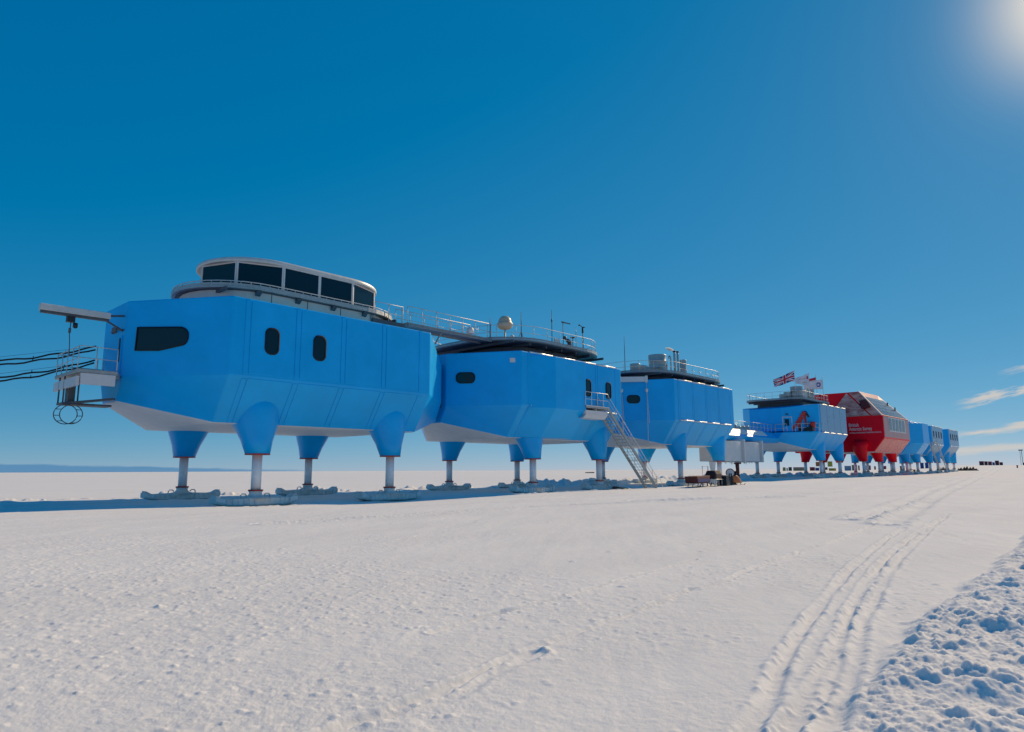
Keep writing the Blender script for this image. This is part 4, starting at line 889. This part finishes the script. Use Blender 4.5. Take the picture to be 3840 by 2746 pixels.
k = MB(); k.loft([[(.25+.3*t_, -.36*(1-.3*t_), 1.0+.5*t_), (.25+.3*t_+.03, .36*(1-.3*t_)*0, 1.05+.5*t_), (.25+.3*t_, .36*(1-.3*t_), 1.0+.5*t_)][::1] for t_ in (0, .5, 1)], 0, caps=True); k.build('windscreen', GLASS, SM)
k = MB(); k.tube([(.2, -.4, 1.12), (.25, 0, 1.05), (.2, .4, 1.12)], .03, 6); k.build('handlebar', BLACK, SM)
for yy in (-.48, .48):
    k = MB(); k.bar((.3, yy, .05), (1.5, yy, .06), .14, .05); k.tube([(1.5, yy, .06), (1.75, yy, .22)], .04, 5); k.tube([(.95, yy, .08), (.9, yy*.7, .4)], .035, 5); k.build('front_ski', BLACK, SM)
BX = empty('cargo_box', on(67.3, 32.3), 'black gear box on the snow behind the snowmobile', 'box', None, R(11))
k = MB(); k.hexa([(-.7, -.5, 0), (.75, -.5, 0), (.75, .5, 0), (-.7, .5, 0), (-.55, -.45, .95), (.6, -.45, 1.05), (.6, .45, 1.05), (-.55, .45, .95)]); k.build('box_body', BLACK, BX, .05)
MB().box((-.6, -.48, .98), (.65, .48, 1.12)).build('box_lid', DARK, BX, .03)
WH = empty('cable_reel', on(68.55, 32.1), 'upright pale reel with a black rim standing between gear box and snowmobile', 'reel', None, R(114))
k = MB(); cc = [(.42*math.cos(2*math.pi*i/20), 0, 1.35+.42*math.sin(2*math.pi*i/20)) for i in range(21)]; k.tube(cc, .06, 6); k.build('reel_rim', BLACK, WH)
k = MB(); k.loft([[(.38*math.cos(2*math.pi*i/20), y, 1.35+.38*math.sin(2*math.pi*i/20)) for i in range(20)] for y in (-.04, .04)]); k.build('reel_face', FRAME, WH)
k = MB(); k.bar((-.1, 0, 0), (-.1, 0, 1.3), .12, .12); k.bar((.3, .2, 0), (.05, 0, 1.3), .1, .1); k.build('reel_stand', BLACK, WH)
mb = MB(); mb.hexa([(-1.2, -.5, .02), (1.2, -.4, .02), (1.2, .5, .02), (-1.2, .4, .02), (-1.0, -.4, .16), (.4, -.3, .12), (.5, .4, .14), (-1.0, .3, .2)])
o = mb.build('dark_mat', BLACK); o.location = on(52.6, 34.9); o.rotation_euler = (0, R(4), R(-12)); tag(o, 'crumpled black sheet on the snow left of the stair foot', 'sheet')

# ------------------------------------------------------------------ depot line far behind
def pol(a, D): return (D*math.sin(R(a)), D*math.cos(R(a)))
def ctr(name, a0, a1, D, h, m, label, cat='container', group='far depot containers', lift=0., ribs=True, roof=None):
    x0, y0 = pol(a0, D); x1, y1 = pol(a1, D); w = math.hypot(x1-x0, y1-y0); xm, ym = (x0+x1)/2, (y0+y1)/2
    root = empty(name, (xm, ym, gz(xm, ym)-.1+lift), label, cat, group, math.atan2(y1-y0, x1-x0))
    b = MB(); b.box((-w/2, -1.2, 0), (w/2, 1.2, h))
    if ribs:
        n = max(3, int(w/.6))
        for k in range(n): b.box((-w/2+(k+.25)*w/n, -1.26, .15), (-w/2+(k+.75)*w/n, -1.2, h-.15))
    b.build('container_shell', m, root, .04)
    t = MB(); t.box((-w/2-.05, -1.3, h-.12), (w/2+.05, 1.3, h+.06)); t.box((-w/2-.03, -1.28, -.02), (w/2+.03, 1.28, .14)); t.build('container_rail', roof or m, root)
    return root
cm = {n: mat('depot_'+n, c, .6, var=.12, vscale=1.5) for n, c in dict(yellow=(.50, .33, .05), dark=(.05, .06, .06), tan=(.45, .28, .16), red=(.33, .03, .05), orange=(.45, .15, .04), blue=(.02, .08, .28), olive=(.35, .38, .06), grey=(.30, .38, .44), brown=(.30, .20, .13), maroon=(.16, .015, .03), pale=(.5, .55, .6)).items()}
ctr('depot_container', 68.84, 69.05, 470, 2.3, cm['yellow'], 'small yellow container at the left of the far depot line')
ctr('depot_container', 69.10, 69.22, 470, 1.9, cm['pale'], 'pale container right of the small yellow one in the far depot')
ctr('depot_container', 69.26, 69.50, 470, 2.4, cm['dark'], 'dark container left of the long tan hut in the far depot')
ctr('depot_hut', 69.60, 70.54, 470, 2.3, cm['tan'], 'long low tan hut with a red roof in the far depot', 'hut', None, 0, False, cm['red'])
ctr('depot_container', 70.78, 71.14, 470, 2.3, cm['red'], 'red container right of the tan hut in the far depot')
ctr('depot_container', 71.16, 71.44, 470, 1.9, cm['blue'], 'blue container below the orange one in the far depot')
ctr('depot_container', 71.22, 71.48, 476, 2.7, cm['orange'], 'raised orange container stacked behind the blue one', lift=2.9)
ctr('depot_container', 72.05, 72.38, 476, 3.2, cm['olive'], 'raised yellow-green container stacked in the far depot', lift=2.7)
ctr('depot_container', 71.75, 72.02, 476, 1.6, cm['dark'], 'dark flat trailer under the raised containers', 'trailer', lift=.6)
ctr('depot_container', 72.10, 72.60, 470, 1.6, cm['yellow'], 'low yellow flatbed beneath the raised yellow-green container', 'trailer')
ctr('depot_container', 73.19, 73.64, 440, 2.8, cm['grey'], 'grey-blue container left of the brown one in the far depot')
ctr('depot_container', 73.69, 74.05, 440, 3.2, cm['brown'], 'brown slatted container between grey-blue and maroon ones')
ctr('depot_container', 74.11, 74.21, 440, 2.8, cm['maroon'], 'narrow maroon container behind the red module legs')
ctr('depot_container', 74.57, 74.95, 440, 2.6, cm['red'], 'wide red container seen between the red module legs')
ctr('depot_container', 75.17, 75.28, 440, 2.0, cm['maroon'], 'small maroon container between two far struts')
ctr('depot_container', 75.64, 75.96, 440, 1.9, cm['red'], 'low red container seen between the two right red legs')
ctr('equipment_crate', 76.84, 77.13, 215, 1.75, cm['dark'], 'black upright crate beneath the half hidden module', 'crate', None, 0, False)
ctr('equipment_crate', 77.59, 77.80, 215, .7, cm['dark'], 'low black crate on the snow beneath the half hidden module', 'crate', None, 0, False)
ctr('depot_container', 78.12, 78.34, 330, 2.4, cm['blue'], 'left half of the dark blue pair behind the farther staircase')
ctr('depot_container', 78.42, 78.63, 330, 2.4, cm['blue'], 'right half of the dark blue pair behind the farther staircase')
for i, (a0, a1, h, n, lb) in enumerate(((81.65, 81.92, 2.6, 'maroon', 'leftmost'), (81.94, 82.13, 2.5, 'maroon', 'second'), (82.15, 82.37, 2.4, 'red', 'third'), (82.39, 82.53, 1.9, 'blue', 'fourth, bluish'), (82.55, 82.77, 2.9, 'maroon', 'fifth and tallest'), (82.79, 82.98, 1.9, 'maroon', 'last and lowest'))):
    ctr('depot_container', a0, a1, 520, h, cm[n], lb+' container in the dark red row on the right skyline', group='dark red skyline containers')
def heap(a, D, w, h, label, n=7, group='covered cargo heaps'):
    x, y = pol(a, D); root = empty('cargo_heap', (x, y, gz(x, y)-.1), label, 'cargo', group, -R(a)+0)
    b = MB(); rr_ = []
    for i in range(n*3+1):
        s = i/(n*3); e = (.25+.75*math.sin(math.pi*min(1, s*1.0+.02))**.5)*(1+.35*math.sin(i*2.1)+.15*math.sin(i*.9)); hh = h*e
        rr_.append([(-w/2+w*s, -1, 0), (-w/2+w*s, 1, 0), (-w/2+w*s, .7, hh*.8), (-w/2+w*s, .1, hh), (-w/2+w*s, -.7, hh*.85)])
    b.loft(rr_, 0); b.build('tarpaulin', cm['brown'] if w < 3 else mat('cargo_tarp', (.06, .05, .03), .8, var=.5, vscale=.8, col2=(.16, .07, .05)), root)
    c = MB()
    for i in range(3): c.box((-w*.3+i*w*.25, -1.3, 0), (-w*.3+i*w*.25+w*.08, -.9, h*.6))
    c.build('crate', cm['orange'], root)
heap(79.55, 235, 2.2, .9, 'small brown cargo heap seen through the farthest legs')
heap(80.97, 225, 4.9, 1.0, 'long low heap of covered cargo right of the last module')
# lattice mast at the right edge
x, y = pol(84.03, 520)
LM = empty('lattice_mast', (x, y, gz(x, y)-.2), 'slim grey lattice mast on the skyline at the right edge', 'mast')
k = MB()
for a_, b_ in ((-.45, -.45), (.45, -.45), (0, .5)): k.tube([(a_, b_, 0), (a_*.8, b_*.8, 9)], .09, 5)
for i in range(9): k.bar((-.45, -.45, i), (.45, -.45, i+1), .07, .07); k.bar((.45, -.45, i), (-.45, -.45, i+1), .07, .07)
k.build('mast_frame', DARK, LM); k = MB(); k.box((-1.1, -1, 9), (1.1, 1, 9.6)); k.build('mast_head', DARK, LM)
ctr('depot_container', 84.07, 84.25, 515, 1.6, cm['maroon'], 'maroon box at the foot of the lattice mast', group='dark red skyline containers')
x, y = pol(83.75, 300); mb = MB(); mb.lathe([(.22, 0), (.22, .7), (.30, .72), (.30, .95), (.0, 1.0)], (0, 0, 0), 10); o = mb.build('marker_drum', cm['maroon']); o.location = (x, y, gz(x, y)-.05); tag(o, 'lone dark drum on the snow left of the lattice mast', 'drum')
# a long dark sheet of sea ice ridge seen under the dome module
x, y = pol(53.66, 300); mb = MB(); mb.hexa([(-2.1, -1, 0), (2.1, -1, 0), (2.1, 1, 0), (-2.1, 1, 0), (-1.9, -.8, .4), (1.9, -.8, .5), (1.9, .8, .5), (-1.9, .8, .4)])
o = mb.build('flat_trailer', cm['dark'], None, .05); o.location = (x, y, gz(x, y)-.05); o.rotation_euler.z = -R(53.66); tag(o, 'long dark flat trailer on the skyline below the stairs module', 'trailer')

# ------------------------------------------------------------------ build the snow
def snow():
    fine = np.radians(np.linspace(6, 89, 1080)); coarse = np.radians(np.concatenate([np.linspace(89, 366, 95)[1:-1]]))
    ang = np.concatenate([fine, coarse]); na = len(ang)
    r1 = [2.2]
    while r1[-1] < 130: r1.append(r1[-1]*(1+max(.0034, min(.007, .012/r1[-1]))))
    while r1[-1] < 700: r1.append(r1[-1]*1.012)
    while r1[-1] < 60000: r1.append(r1[-1]*1.16)
    rad = np.array(r1); nr = len(rad)
    A, D = np.meshgrid(ang, rad); X = D*np.sin(A); Y = D*np.cos(A)
    Z = height(X.ravel(), Y.ravel(), D.ravel())
    co = np.stack([X.ravel(), Y.ravel(), Z], 1)
    co = np.vstack([co, [[0, 0, 0]]]).astype(np.float32); ci = len(co)-1
    i = np.arange(nr-1)[:, None]*na; j = np.arange(na)[None, :]; j2 = (j+1) % na
    q = np.stack([i+j, i+na+j, i+na+j2, i+j2], -1).reshape(-1, 4)
    tri = np.stack([np.full(na, ci), np.arange(na), (np.arange(na)+1) % na], 1)
    me = bpy.data.meshes.new('snow_ground'); me.vertices.add(len(co)); me.vertices.foreach_set('co', co.ravel())
    nl = q.size+tri.size; me.loops.add(nl); me.loops.foreach_set('vertex_index', np.concatenate([q.ravel(), tri.ravel()]).astype(np.int32))
    npoly = len(q)+len(tri); me.polygons.add(npoly)
    me.polygons.foreach_set('loop_start', np.concatenate([np.arange(len(q))*4, q.size+np.arange(len(tri))*3]).astype(np.int32))
    me.polygons.foreach_set('use_smooth', np.ones(npoly, bool)); me.update(calc_edges=True); me.validate()
    o = bpy.data.objects.new('snow_ground', me); COL.objects.link(o); o['kind'] = 'structure'
    m = bpy.data.materials.new('snow'); m.use_nodes = True; t = m.node_tree; b = t.nodes['Principled BSDF']
    b.inputs['Roughness'].default_value = .95; b.inputs['Specular IOR Level'].default_value = .06
    b.inputs['Subsurface Weight'].default_value = .35; b.inputs['Subsurface Radius'].default_value = (1.0, .9, .8); b.inputs['Subsurface Scale'].default_value = .09
    tc = t.nodes.new('ShaderNodeTexCoord'); n1_ = t.nodes.new('ShaderNodeTexNoise'); n1_.inputs['Scale'].default_value = .25; n1_.inputs['Detail'].default_value = 8; n1_.inputs['Roughness'].default_value = .65
    mp = t.nodes.new('ShaderNodeMapping'); mp.inputs['Rotation'].default_value = (0, 0, R(-33)); mp.inputs['Scale'].default_value = (.5, 1.6, 1)
    t.links.new(tc.outputs['Object'], mp.inputs[0]); t.links.new(mp.outputs[0], n1_.inputs['Vector'])
    cr = t.nodes.new('ShaderNodeValToRGB'); cr.color_ramp.elements[0].color = (.755, .74, .72, 1); cr.color_ramp.elements[1].color = (.83, .815, .79, 1); cr.color_ramp.elements[0].position = .3; cr.color_ramp.elements[1].position = .65
    t.links.new(n1_.outputs['Fac'], cr.inputs[0]); t.links.new(cr.outputs[0], b.inputs['Base Color'])
    prev = None
    for sc, st_, di in ((3.2, .35, .05), (17., .45, .014), (60., .45, .006)):
        n = t.nodes.new('ShaderNodeTexNoise'); n.inputs['Scale'].default_value = sc; n.inputs['Detail'].default_value = 5; n.inputs['Roughness'].default_value = .6
        t.links.new(tc.outputs['Object'], n.inputs['Vector']); bp = t.nodes.new('ShaderNodeBump'); bp.inputs['Strength'].default_value = st_; bp.inputs['Distance'].default_value = di
        t.links.new(n.outputs['Fac'], bp.inputs['Height'])
        if prev: t.links.new(prev, bp.inputs['Normal'])
        prev = bp.outputs[0]
    t.links.new(prev, b.inputs['Normal']); me.materials.append(m)
snow()
for o in list(bpy.data.objects):                    # no leftovers
    if o.type == 'FONT': bpy.data.objects.remove(o)
